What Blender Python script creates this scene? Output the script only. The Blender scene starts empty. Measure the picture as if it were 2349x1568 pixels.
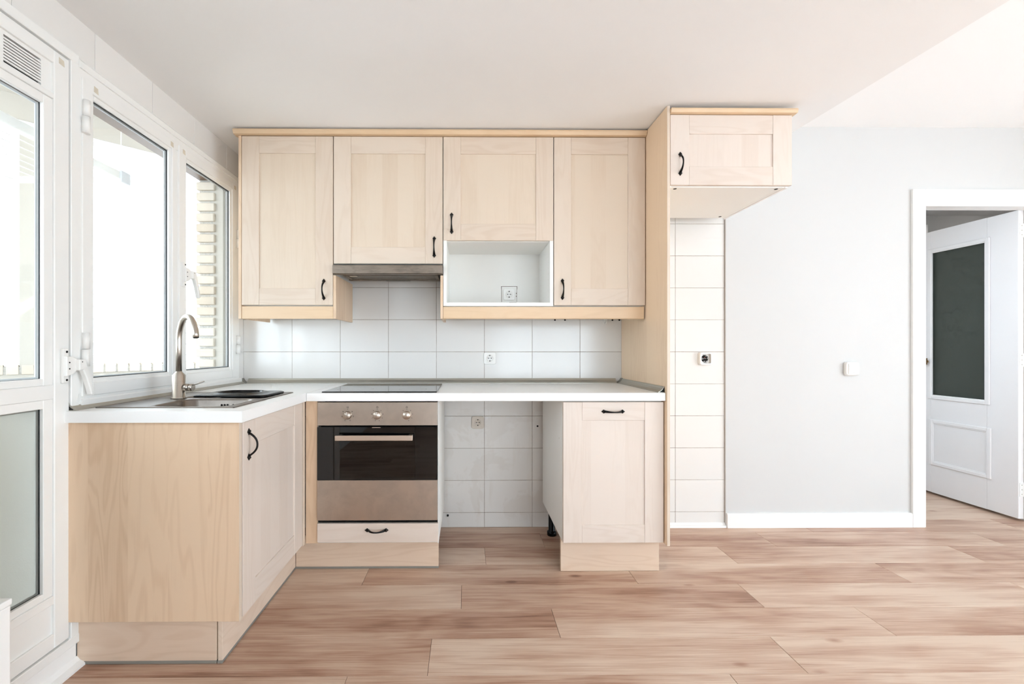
import bpy, bmesh, math, random
from mathutils import Vector, Matrix
random.seed(7)
R = math.radians
scene = bpy.context.scene
COL = scene.collection

# ---------------------------------------------------------------- camera
cam_data = bpy.data.cameras.new('camera')
cam = bpy.data.objects.new('camera', cam_data)
COL.objects.link(cam)
cam.location = (0.0, -2.78, 1.138)
cam.rotation_euler = (R(90), 0, R(-0.5))
cam_data.sensor_width = 36.0
cam_data.sensor_fit = 'HORIZONTAL'
cam_data.lens = 1004.0 / 2349.0 * 36.0
cam_data.shift_x = (1174.5 - 1078.76) / 2349.0
cam_data.shift_y = (798.0 - 784.0) / 2349.0
cam_data.clip_start = 0.02
scene.camera = cam

# ---------------------------------------------------------------- sky
SKY = 8.2
world = bpy.data.worlds.new('overcast_sky')
scene.world = world
world.use_nodes = True
wn = world.node_tree
wn.nodes.clear()
w_out = wn.nodes.new('ShaderNodeOutputWorld')
w_bg = wn.nodes.new('ShaderNodeBackground')
w_tc = wn.nodes.new('ShaderNodeTexCoord')
w_sep = wn.nodes.new('ShaderNodeSeparateXYZ')
w_ramp = wn.nodes.new('ShaderNodeValToRGB')
w_ramp.color_ramp.elements[0].position = 0.44
w_ramp.color_ramp.elements[0].color = (0.82, 0.92, 1.04, 1)
w_ramp.color_ramp.elements[1].position = 0.54
w_ramp.color_ramp.elements[1].color = (0.83, 0.96, 1.10, 1)
w_ma = wn.nodes.new('ShaderNodeMath'); w_ma.operation = 'MULTIPLY_ADD'
w_ma.inputs[1].default_value = 0.5; w_ma.inputs[2].default_value = 0.5
wn.links.new(w_tc.outputs['Generated'], w_sep.inputs[0])
wn.links.new(w_sep.outputs['Z'], w_ma.inputs[0])
wn.links.new(w_ma.outputs[0], w_ramp.inputs[0])
wn.links.new(w_ramp.outputs[0], w_bg.inputs[0])
w_bg.inputs[1].default_value = SKY
wn.links.new(w_bg.outputs[0], w_out.inputs[0])

# portals guide sky light through the openings, they add none of their own
def portal(loc, rot, sx, sy):
    l = bpy.data.lights.new('window_portal', 'AREA')
    l.shape = 'RECTANGLE'; l.size = sx; l.size_y = sy
    l.cycles.is_portal = True
    o = bpy.data.objects.new('window_portal', l)
    o.location = loc; o.rotation_euler = rot
    COL.objects.link(o)

ROOM_X1, ROOM_Y0 = 4.75, -5.2
WIN_R = (-4.40, -1.55, 0.06, 2.36)        # glazed balcony doors, right-hand wall: y0 y1 z0 z1
WIN_B = (0.5, 3.2, 0.06, 2.20)            # window in the wall behind the camera: x0 x1 z0 z1
portal((ROOM_X1 + 0.12, (WIN_R[0] + WIN_R[1]) / 2, (WIN_R[2] + WIN_R[3]) / 2), (0, R(90), 0), WIN_R[3] - WIN_R[2], WIN_R[1] - WIN_R[0])
portal(((WIN_B[0] + WIN_B[1]) / 2, ROOM_Y0 - 0.12, (WIN_B[2] + WIN_B[3]) / 2), (R(90), 0, 0), WIN_B[1] - WIN_B[0], WIN_B[3] - WIN_B[2])

portal((2.19, 0.53, 1.575), (0, R(-90), 0), 1.26, 0.46)
# sun falling through the balcony doors onto the living-room floor, beside and behind the camera
sun_data = bpy.data.lights.new('sun', 'SUN')
sun_data.energy = 14.0; sun_data.angle = R(0.6); sun_data.color = (0.84, 0.95, 1.0)
sun = bpy.data.objects.new('sun', sun_data); COL.objects.link(sun)
sun.rotation_euler = Vector((-0.62, -0.18, -0.76)).to_track_quat('-Z', 'Y').to_euler()

scene.view_settings.view_transform = 'Standard'
scene.view_settings.look = 'None'
scene.view_settings.exposure = 0.0
scene.view_settings.gamma = 1.0
scene.view_settings.use_curve_mapping = False
scene.cycles.use_denoising = True
scene.cycles.max_bounces = 8
scene.cycles.diffuse_bounces = 5
scene.cycles.glossy_bounces = 3
scene.cycles.transmission_bounces = 4
scene.cycles.transparent_max_bounces = 16
scene.cycles.use_adaptive_sampling = True
scene.cycles.adaptive_threshold = 0.1
scene.cycles.adaptive_min_samples = 10
scene.cycles.sample_clamp_indirect = 8.0
scene.cycles.caustics_reflective = False
scene.cycles.caustics_refractive = False

# ---------------------------------------------------------------- materials
def srgb(r, g, b):
    f = lambda c: (c / 12.92 if c <= 0.04045 else ((c + 0.055) / 1.055) ** 2.4)
    return (f(r / 255), f(g / 255), f(b / 255), 1.0)

class NT:
    def __init__(s, name):
        s.m = bpy.data.materials.new(name); s.m.use_nodes = True
        s.t = s.m.node_tree; s.t.nodes.clear()
        s.out = s.n('ShaderNodeOutputMaterial')
    def n(s, t, **kw):
        nd = s.t.nodes.new(t)
        for k, v in kw.items(): setattr(nd, k, v)
        return nd
    def l(s, a, b): s.t.links.new(a, b)
    def math(s, op, a, b=None, c=None):
        nd = s.n('ShaderNodeMath', operation=op)
        for i, v in enumerate((a, b, c)):
            if v is None: continue
            if isinstance(v, (int, float)): nd.inputs[i].default_value = v
            else: s.l(v, nd.inputs[i])
        return nd.outputs[0]
    def mix(s, fac, a, b, blend='MIX'):
        nd = s.n('ShaderNodeMix', data_type='RGBA', blend_type=blend)
        for i, v in ((0, fac), (6, a), (7, b)):
            if isinstance(v, (int, float)): nd.inputs[i].default_value = v
            elif isinstance(v, tuple): nd.inputs[i].default_value = v
            else: s.l(v, nd.inputs[i])
        return nd.outputs[2]
    def ramp(s, fac, stops):
        nd = s.n('ShaderNodeValToRGB')
        els = nd.color_ramp.elements
        while len(els) < len(stops): els.new(0.5)
        for e, (p, c) in zip(els, stops):
            e.position = p; e.color = c if isinstance(c, tuple) else (c, c, c, 1)
        s.l(fac, nd.inputs[0])
        return nd.outputs[0]
    def noise(s, vec, scale, detail=3, rough=0.55, dist=0.0):
        nd = s.n('ShaderNodeTexNoise')
        nd.inputs['Scale'].default_value = scale; nd.inputs['Detail'].default_value = detail
        nd.inputs['Roughness'].default_value = rough; nd.inputs['Distortion'].default_value = dist
        s.l(vec, nd.inputs['Vector'])
        return nd.outputs['Fac']
    def bsdf(s, col=None, rough=0.5, metal=0.0, **kw):
        b = s.n('ShaderNodeBsdfPrincipled')
        for k, v in (('Base Color', col), ('Roughness', rough), ('Metallic', metal)):
            if v is None: continue
            if isinstance(v, (int, float, tuple)): b.inputs[k].default_value = v
            else: s.l(v, b.inputs[k])
        for k, v in kw.items():
            k = k.replace('_', ' ')
            if isinstance(v, (int, float, tuple)): b.inputs[k].default_value = v
            else: s.l(v, b.inputs[k])
        s.l(b.outputs[0], s.out.inputs[0])
        return b
    def bump(s, h, strength=0.2, dist=0.001):
        nd = s.n('ShaderNodeBump'); nd.inputs['Strength'].default_value = strength
        nd.inputs['Distance'].default_value = dist
        s.l(h, nd.inputs['Height'])
        return nd.outputs[0]

def coords(t):
    """object coordinates shifted by a per-object random amount"""
    tc = t.n('ShaderNodeTexCoord'); oi = t.n('ShaderNodeObjectInfo')
    mul = t.n('ShaderNodeVectorMath', operation='SCALE')
    mul.inputs[0].default_value = (7.3, 5.1, 9.7); t.l(oi.outputs['Random'], mul.inputs['Scale'])
    add = t.n('ShaderNodeVectorMath', operation='ADD')
    t.l(tc.outputs['Object'], add.inputs[0]); t.l(mul.outputs[0], add.inputs[1])
    return add.outputs[0], tc.outputs['Object'], oi.outputs['Random']

def wood(name, light, dark, along='Z', stave=0.0, ring=0.16, tone=0.08, rough=0.42, scale=1.0):
    t = NT(name)
    p, obj, rnd = coords(t)
    sep = t.n('ShaderNodeSeparateXYZ'); t.l(p, sep.inputs[0])
    ax = {'X': 0, 'Y': 1, 'Z': 2}[along]
    oth = [i for i in range(3) if i != ax]
    al = sep.outputs[ax]
    across = t.math('ADD', sep.outputs[oth[0]], sep.outputs[oth[1]])
    cmb = t.n('ShaderNodeCombineXYZ')
    st_rand = None
    offs = 0.0
    if stave:
        cell = t.math('FLOOR', t.math('DIVIDE', across, stave))
        wnz = t.n('ShaderNodeTexWhiteNoise', noise_dimensions='1D'); t.l(cell, wnz.inputs['W'])
        st_rand = wnz.outputs['Value']
        offs = t.math('MULTIPLY', st_rand, 9.0)
    t.l(t.math('MULTIPLY', across, 5.5 * scale), cmb.inputs[0])
    a2 = t.math('MULTIPLY', al, 0.75 * scale)
    if stave: a2 = t.math('ADD', a2, offs)
    t.l(a2, cmb.inputs[1])
    big = t.noise(cmb.outputs[0], 1.6, 2.0, 0.45, 0.35)
    rings = t.math('SINE', t.math('MULTIPLY', big, 60.0))
    rings = t.ramp(t.math('MULTIPLY_ADD', rings, 0.5, 0.5), [(0.45, 0.0), (1.0, 1.0)])
    fc = t.n('ShaderNodeCombineXYZ')
    t.l(t.math('MULTIPLY', across, 160.0), fc.inputs[0]); t.l(t.math('MULTIPLY', al, 5.0), fc.inputs[1])
    fine = t.noise(fc.outputs[0], 1.5, 3.0, 0.6)
    patch = t.noise(p, 2.2, 2.0, 0.5)
    fac = t.math('MULTIPLY_ADD', rings, ring, t.math('MULTIPLY', t.math('SUBTRACT', fine, 0.35), 0.35))
    fac = t.math('ADD', fac, t.math('MULTIPLY', t.math('SUBTRACT', patch, 0.5), 0.5))
    if stave: fac = t.math('ADD', fac, t.math('MULTIPLY', t.math('SUBTRACT', st_rand, 0.5), 0.5))
    fac = t.math('ADD', fac, t.math('MULTIPLY', t.math('SUBTRACT', rnd, 0.5), tone * 3))
    fac = t.math('MINIMUM', t.math('MAXIMUM', fac, 0.0), 1.0)
    c = t.mix(fac, light, dark)
    t.bsdf(c, rough, 0.0, Normal=t.bump(fine, 0.06, 0.0006))
    return t.m

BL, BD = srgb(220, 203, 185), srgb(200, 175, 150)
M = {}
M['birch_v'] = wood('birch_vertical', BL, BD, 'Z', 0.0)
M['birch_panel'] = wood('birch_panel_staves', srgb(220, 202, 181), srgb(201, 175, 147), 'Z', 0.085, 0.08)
PL_, PD_ = srgb(223, 209, 197), srgb(206, 186, 169)  # birch lightened in colour to offset weak light on the lower fronts
M['pale_v'] = wood('lightened_birch_vertical', PL_, PD_, 'Z', 0.0)
M['pale_panel'] = wood('lightened_birch_panel_staves', PL_, PD_, 'Z', 0.085, 0.08)
M['pale_x'] = wood('lightened_birch_along_x', PL_, PD_, 'X', 0.0, 0.22)
M['pale_y'] = wood('lightened_birch_along_y', PL_, PD_, 'Y', 0.0, 0.22)
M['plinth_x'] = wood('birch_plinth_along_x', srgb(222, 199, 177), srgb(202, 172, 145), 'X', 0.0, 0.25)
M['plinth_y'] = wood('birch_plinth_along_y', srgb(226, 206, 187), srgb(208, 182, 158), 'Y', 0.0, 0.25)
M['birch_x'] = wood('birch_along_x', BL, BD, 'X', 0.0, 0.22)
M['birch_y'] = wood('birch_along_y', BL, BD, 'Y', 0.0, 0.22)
FL, FD = srgb(224, 195, 160), srgb(199, 162, 122)
M['foil_v'] = wood('birch_foil_vertical', srgb(226, 198, 168), srgb(196, 160, 126), 'Z', 0.14, 0.24)
M['foil_tall'] = wood('birch_foil_tall_panel', srgb(238, 211, 180), srgb(212, 177, 142), 'Z', 0.12, 0.15)
M['foil_x'] = wood('birch_foil_along_x', FL, FD, 'X', 0.0, 0.12)
M['foil_y'] = wood('birch_foil_along_y', FL, FD, 'Y', 0.0, 0.12)

def floor_mat():
    t = NT('laminate_plank')
    p, obj, rnd = coords(t)
    def stretched(sx, sy, scale, detail, rough, dist=0.0):
        mp = t.n('ShaderNodeMapping'); mp.inputs['Scale'].default_value = (sx, sy, 1.0); t.l(p, mp.inputs[0])
        return t.noise(mp.outputs[0], scale, detail, rough, dist)
    streak = stretched(0.55, 11.0, 1.5, 5.0, 0.62, 0.15)
    blotch = stretched(0.9, 3.2, 1.6, 3.0, 0.55, 0.2)
    fine = stretched(3.0, 130.0, 1.5, 4.0, 0.65)
    figure = stretched(0.45, 3.4, 1.5, 1.5, 0.4, 0.1)
    rings = t.ramp(t.math('MULTIPLY_ADD', t.math('SINE', t.math('MULTIPLY', figure, 75.0)), 0.5, 0.5), [(0.45, 0.0), (1.0, 1.0)])
    mp4 = t.n('ShaderNodeMapping'); mp4.inputs['Scale'].default_value = (1.3, 3.0, 1.0); t.l(p, mp4.inputs[0])
    vor = t.n('ShaderNodeTexVoronoi'); vor.inputs['Scale'].default_value = 1.9; t.l(mp4.outputs[0], vor.inputs['Vector'])
    knot = t.ramp(vor.outputs['Distance'], [(0.02, 1.0), (0.10, 0.0)])
    f = t.math('ADD', t.math('MULTIPLY', rings, 0.10), t.math('MULTIPLY', t.math('SUBTRACT', fine, 0.36), 1.0))
    f = t.math('ADD', f, t.math('MULTIPLY', t.math('SUBTRACT', streak, 0.44), 1.15))
    f = t.math('ADD', f, t.math('MULTIPLY', t.math('SUBTRACT', blotch, 0.44), 1.5))
    f = t.math('ADD', f, t.math('MULTIPLY', t.math('SUBTRACT', rnd, 0.5), 0.34))
    f = t.math('ADD', f, t.math('MULTIPLY', knot, 0.5))
    f = t.math('MINIMUM', t.math('MAXIMUM', f, 0.0), 1.0)
    c = t.ramp(f, [(0.0, srgb(216, 192, 171)), (0.35, srgb(197, 165, 143)), (0.7, srgb(168, 129, 107)), (1.0, srgb(122, 85, 67))])
    ro = t.math('MULTIPLY_ADD', fine, 0.2, 0.30)
    t.bsdf(c, ro, 0.0, Normal=t.bump(fine, 0.12, 0.0006))
    return t.m
M['floor'] = floor_mat()
def plain(name, col, rough=0.5, metal=0.0, noise_amt=0.0, nscale=8.0, bump=0.0, bscale=120.0, **kw):
    t = NT(name)
    tc = t.n('ShaderNodeTexCoord')
    c = col
    if noise_amt:
        n = t.noise(tc.outputs['Object'], nscale, 3.0, 0.55)
        d = tuple(max(0, x * (1 - noise_amt)) for x in col[:3]) + (1,)
        c = t.mix(t.ramp(n, [(0.3, 0.0), (0.75, 1.0)]), col, d)
    if bump:
        kw['Normal'] = t.bump(t.noise(tc.outputs['Object'], bscale, 3.0, 0.6), bump, 0.001)
    t.bsdf(c, rough, metal, **kw)
    return t.m
M['floor_base'] = plain('floor_underlay', srgb(96, 66, 52), 0.7, noise_amt=0.2)
M['paint'] = plain('white_wall_paint', srgb(210, 209, 207), 0.7, noise_amt=0.012, nscale=3, bump=0.05, bscale=160)
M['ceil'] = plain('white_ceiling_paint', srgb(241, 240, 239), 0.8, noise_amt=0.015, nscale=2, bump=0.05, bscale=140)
M['ceil_living'] = plain('white_ceiling_paint_lit', srgb(250, 250, 250), 0.8, noise_amt=0.01, nscale=2, bump=0.05, bscale=140)  # lighter than the kitchen ceiling: stronger living-room light put into the colour
M['gloss_white'] = plain('white_gloss_lacquer', srgb(243, 242, 240), 0.28, noise_amt=0.01, nscale=4)
M['door_white'] = plain('white_door_lacquer', srgb(240, 239, 240), 0.4, noise_amt=0.01, nscale=4)
M['alu_white'] = plain('white_aluminium', srgb(240, 239, 236), 0.30, noise_amt=0.012, nscale=5)
M['melamine'] = plain('white_melamine', srgb(240, 238, 233), 0.45, noise_amt=0.012, nscale=5)
M['worktop'] = plain('white_laminate_worktop', srgb(244, 243, 241), 0.3, noise_amt=0.01, nscale=6)
def tile_mat(name, grime):
    t = NT(name)
    tc = t.n('ShaderNodeTexCoord'); oi = t.n('ShaderNodeObjectInfo')
    geo = t.n('ShaderNodeNewGeometry')
    base = t.mix(oi.outputs['Random'], srgb(233, 230, 226), srgb(228, 225, 221))
    if grime:
        n1 = t.noise(geo.outputs['Position'], 3.2, 5.0, 0.6, 0.4)
        mp = t.n('ShaderNodeMapping'); mp.inputs['Scale'].default_value = (14, 1, 1.6); t.l(geo.outputs['Position'], mp.inputs[0])
        drip = t.noise(mp.outputs[0], 1.5, 4.0, 0.6)
        st = t.ramp(n1, [(0.50, 0.0), (0.535, 1.0)])
        d2 = t.ramp(drip, [(0.55, 0.0), (0.75, 1.0)])
        base = t.mix(t.math('MULTIPLY', st, 0.16), base, srgb(196, 184, 170))
        base = t.mix(t.math('MULTIPLY', d2, 0.22), base, srgb(200, 186, 170))
    t.bsdf(base, 0.16 if not grime else 0.32, 0.0)
    return t.m
M['tile'] = tile_mat('white_glazed_tile', False)
M['tile_grimy'] = tile_mat('stained_glazed_tile', True)
def grout_mat():
    t = NT('tile_grout')
    geo = t.n('ShaderNodeNewGeometry')
    n = t.noise(geo.outputs['Position'], 2.0, 4.0, 0.6)
    n2 = t.noise(geo.outputs['Position'], 25.0, 3.0, 0.6)
    f = t.math('ADD', t.math('MULTIPLY', n, 0.7), t.math('MULTIPLY', n2, 0.3))
    c = t.ramp(f, [(0.35, srgb(112, 88, 72)), (0.5, srgb(160, 142, 128)), (0.65, srgb(206, 198, 190))])
    t.bsdf(c, 0.85)
    return t.m
M['grout'] = grout_mat()
M['grout_white'] = plain('pale_grout', srgb(178, 168, 158), 0.85, noise_amt=0.1)
M['iron'] = plain('black_wrought_iron', srgb(30, 27, 25), 0.38, 0.6, noise_amt=0.4, nscale=60, bump=0.25, bscale=260)
def steel_mat(name, col, rough, smudge, sc=7.0, stretch=(1, 1, 1)):
    t = NT(name)
    tc = t.n('ShaderNodeTexCoord')
    mp = t.n('ShaderNodeMapping'); mp.inputs['Scale'].default_value = stretch; t.l(tc.outputs['Object'], mp.inputs[0])
    n = t.noise(mp.outputs[0], sc, 5.0, 0.62, 0.3)
    mp2 = t.n('ShaderNodeMapping'); mp2.inputs['Scale'].default_value = (3, 3, 900); t.l(tc.outputs['Object'], mp2.inputs[0])
    br = t.noise(mp2.outputs[0], 1.0, 2.0, 0.5)
    c = t.mix(t.math('MULTIPLY', t.ramp(n, [(0.42, 0.0), (0.72, 1.0)]), smudge), col, tuple(x * 0.55 for x in col[:3]) + (1,))
    ro = t.math('MULTIPLY_ADD', br, 0.10, t.math('MULTIPLY_ADD', n, 0.22, rough - 0.11))
    t.bsdf(c, ro, 1.0)
    return t.m
M['steel'] = steel_mat('brushed_steel', srgb(196, 184, 172), 0.30, 0.45)
M['steel_hood'] = steel_mat('greasy_hood_steel', srgb(150, 138, 126), 0.40, 0.75, 26.0, (0.5, 1, 1.6))
M['steel_tap'] = steel_mat('tap_steel', srgb(196, 188, 178), 0.25, 0.1, 3.0)
M['sink_steel'] = steel_mat('sink_steel', srgb(140, 132, 125), 0.28, 0.35, 12.0)
M['handle_steel'] = steel_mat('oven_handle_steel', srgb(222, 205, 190), 0.30, 0.1, 3.0)
M['alu'] = plain('aluminium_trim', srgb(186, 182, 172), 0.42, 0.85, noise_amt=0.08, nscale=4)
M['grey_plastic'] = plain('grey_plastic_corner', srgb(138, 134, 126), 0.5, noise_amt=0.08)
M['black_plastic'] = plain('black_plastic', srgb(12, 12, 13), 0.22, noise_amt=0.15, nscale=20, Specular_IOR_Level=0.25)
M['black_gasket'] = plain('black_rubber', srgb(22, 22, 24), 0.6, noise_amt=0.1)
M['black_glass'] = plain('black_oven_glass', srgb(7, 7, 8), 0.03, noise_amt=0.1, Coat_Weight=0.3)
M['hob_glass'] = plain('black_hob_glass', srgb(14, 14, 15), 0.05, noise_amt=0.1, IOR=1.6)
M['hood_dark'] = plain('dark_hood_recess', srgb(62, 56, 50), 0.55, noise_amt=0.2)
M['hood_filter'] = plain('grey_filter_mesh', srgb(128, 120, 110), 0.5, 0.6, noise_amt=0.25, nscale=40, bump=0.6, bscale=600)
M['plastic_white'] = plain('white_plastic', srgb(240, 238, 234), 0.35, noise_amt=0.01)
M['plastic_aged'] = plain('aged_plastic', srgb(216, 205, 192), 0.4, noise_amt=0.08, nscale=30)
M['dark_hole'] = plain('dark_hole', srgb(20, 16, 14), 0.8, noise_amt=0.1)
M['burn_brown'] = plain('charred_board_edge', srgb(104, 76, 58), 0.85, noise_amt=0.45, nscale=90)
M['brass'] = plain('aged_brass', srgb(168, 128, 72), 0.3, 1.0, noise_amt=0.3, nscale=60)
M['terminal'] = plain('dull_terminal_metal', srgb(176, 172, 170), 0.35, 0.9, noise_amt=0.3, nscale=120)
M['wire_red'] = plain('red_wire', srgb(214, 120, 110), 0.5, noise_amt=0.05)
M['mark'] = plain('dark_print', srgb(52, 46, 42), 0.6, noise_amt=0.1)
M['tape'] = plain('yellowed_tape', srgb(218, 208, 190), 0.6, noise_amt=0.12, nscale=60)
M['brick'] = None
def brick_mat():
    t = NT('cream_brick')
    tc = t.n('ShaderNodeTexCoord'); oi = t.n('ShaderNodeObjectInfo')
    n = t.noise(tc.outputs['Object'], 40.0, 4.0, 0.6)
    a = t.mix(oi.outputs['Random'], srgb(214, 204, 190), srgb(200, 186, 168))
    c = t.mix(t.math('MULTIPLY', n, 0.5), a, srgb(186, 172, 156))
    t.bsdf(c, 0.9, 0.0, Normal=t.bump(n, 0.4, 0.002))
    return t.m
M['brick'] = brick_mat()
M['mortar'] = plain('grey_mortar', srgb(205, 200, 192), 0.95, noise_amt=0.4, nscale=90, bump=0.6, bscale=200)
M['lintel'] = wood('weathered_lintel_board', srgb(112, 88, 70), srgb(78, 60, 47), 'Y', 0.0, 0.3)
M['render'] = plain('white_render', srgb(194, 187, 176), 0.9, noise_amt=0.05, nscale=6, bump=0.3, bscale=80)
M['slat'] = plain('pale_grey_slat', srgb(226, 230, 236), 0.5, noise_amt=0.02)
M['radiator'] = plain('radiator_enamel', srgb(240, 240, 238), 0.35, noise_amt=0.01)
M['gallery_floor'] = plain('grey_terrace_floor', srgb(178, 174, 168), 0.7, noise_amt=0.15)
M['curtain'] = plain('sheer_cloth', srgb(240, 238, 236), 0.9, noise_amt=0.02)

def glass_mat():
    t = NT('clear_window_glass')
    geo = t.n('ShaderNodeNewGeometry')
    dt = t.n('ShaderNodeVectorMath', operation='DOT_PRODUCT'); t.l(geo.outputs['Normal'], dt.inputs[0]); t.l(geo.outputs['Incoming'], dt.inputs[1])
    g = t.math('SUBTRACT', 1.0, t.math('ABSOLUTE', dt.outputs['Value']))
    frs = t.math('MULTIPLY_ADD', t.math('POWER', g, 5.0), 0.96 - 0.04, 0.04)
    tr = t.n('ShaderNodeBsdfTransparent'); tr.inputs[0].default_value = (0.97, 0.98, 0.97, 1)
    gl = t.n('ShaderNodeBsdfGlossy'); gl.inputs['Roughness'].default_value = 0.01
    tc = t.n('ShaderNodeTexCoord')
    n = t.noise(tc.outputs['Object'], 2.0, 2.0)
    fac = t.math('MULTIPLY', frs, t.math('MULTIPLY_ADD', n, 0.2, 0.9))
    mx = t.n('ShaderNodeMixShader')
    t.l(fac, mx.inputs[0]); t.l(tr.outputs[0], mx.inputs[1]); t.l(gl.outputs[0], mx.inputs[2])
    t.l(mx.outputs[0], t.out.inputs[0])
    return t.m
M['glass'] = glass_mat()
def frosted_mat(name, col, trans, rough):
    t = NT(name)
    tc = t.n('ShaderNodeTexCoord')
    n = t.noise(tc.outputs['Object'], 220.0, 2.0)
    t.bsdf(col, rough, 0.0, Transmission_Weight=trans, IOR=1.3, Normal=t.bump(n, 0.3, 0.001))
    return t.m
M['frosted'] = frosted_mat('frosted_glass', srgb(212, 213, 204), 0.7, 0.55)
M['dark_frosted'] = frosted_mat('dark_obscure_glass', srgb(88, 94, 88), 0.35, 0.22)
def oven_window():
    t = NT('tinted_oven_window')
    tr = t.n('ShaderNodeBsdfTransparent'); tr.inputs[0].default_value = (0.10, 0.10, 0.10, 1)
    gl = t.n('ShaderNodeBsdfGlossy'); gl.inputs['Roughness'].default_value = 0.02
    geo = t.n('ShaderNodeNewGeometry')
    dt = t.n('ShaderNodeVectorMath', operation='DOT_PRODUCT'); t.l(geo.outputs['Normal'], dt.inputs[0]); t.l(geo.outputs['Incoming'], dt.inputs[1])
    g = t.math('SUBTRACT', 1.0, t.math('ABSOLUTE', dt.outputs['Value']))
    frs = t.math('MULTIPLY_ADD', t.math('POWER', g, 5.0), 0.96 - 0.06, 0.06)
    tc = t.n('ShaderNodeTexCoord'); n = t.noise(tc.outputs['Object'], 3.0, 2.0)
    fac = t.math('MULTIPLY', frs, t.math('MULTIPLY_ADD', n, 0.2, 0.9))
    mx = t.n('ShaderNodeMixShader')
    t.l(fac, mx.inputs[0]); t.l(tr.outputs[0], mx.inputs[1]); t.l(gl.outputs[0], mx.inputs[2])
    t.l(mx.outputs[0], t.out.inputs[0])
    return t.m
M['oven_window'] = oven_window()

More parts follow.
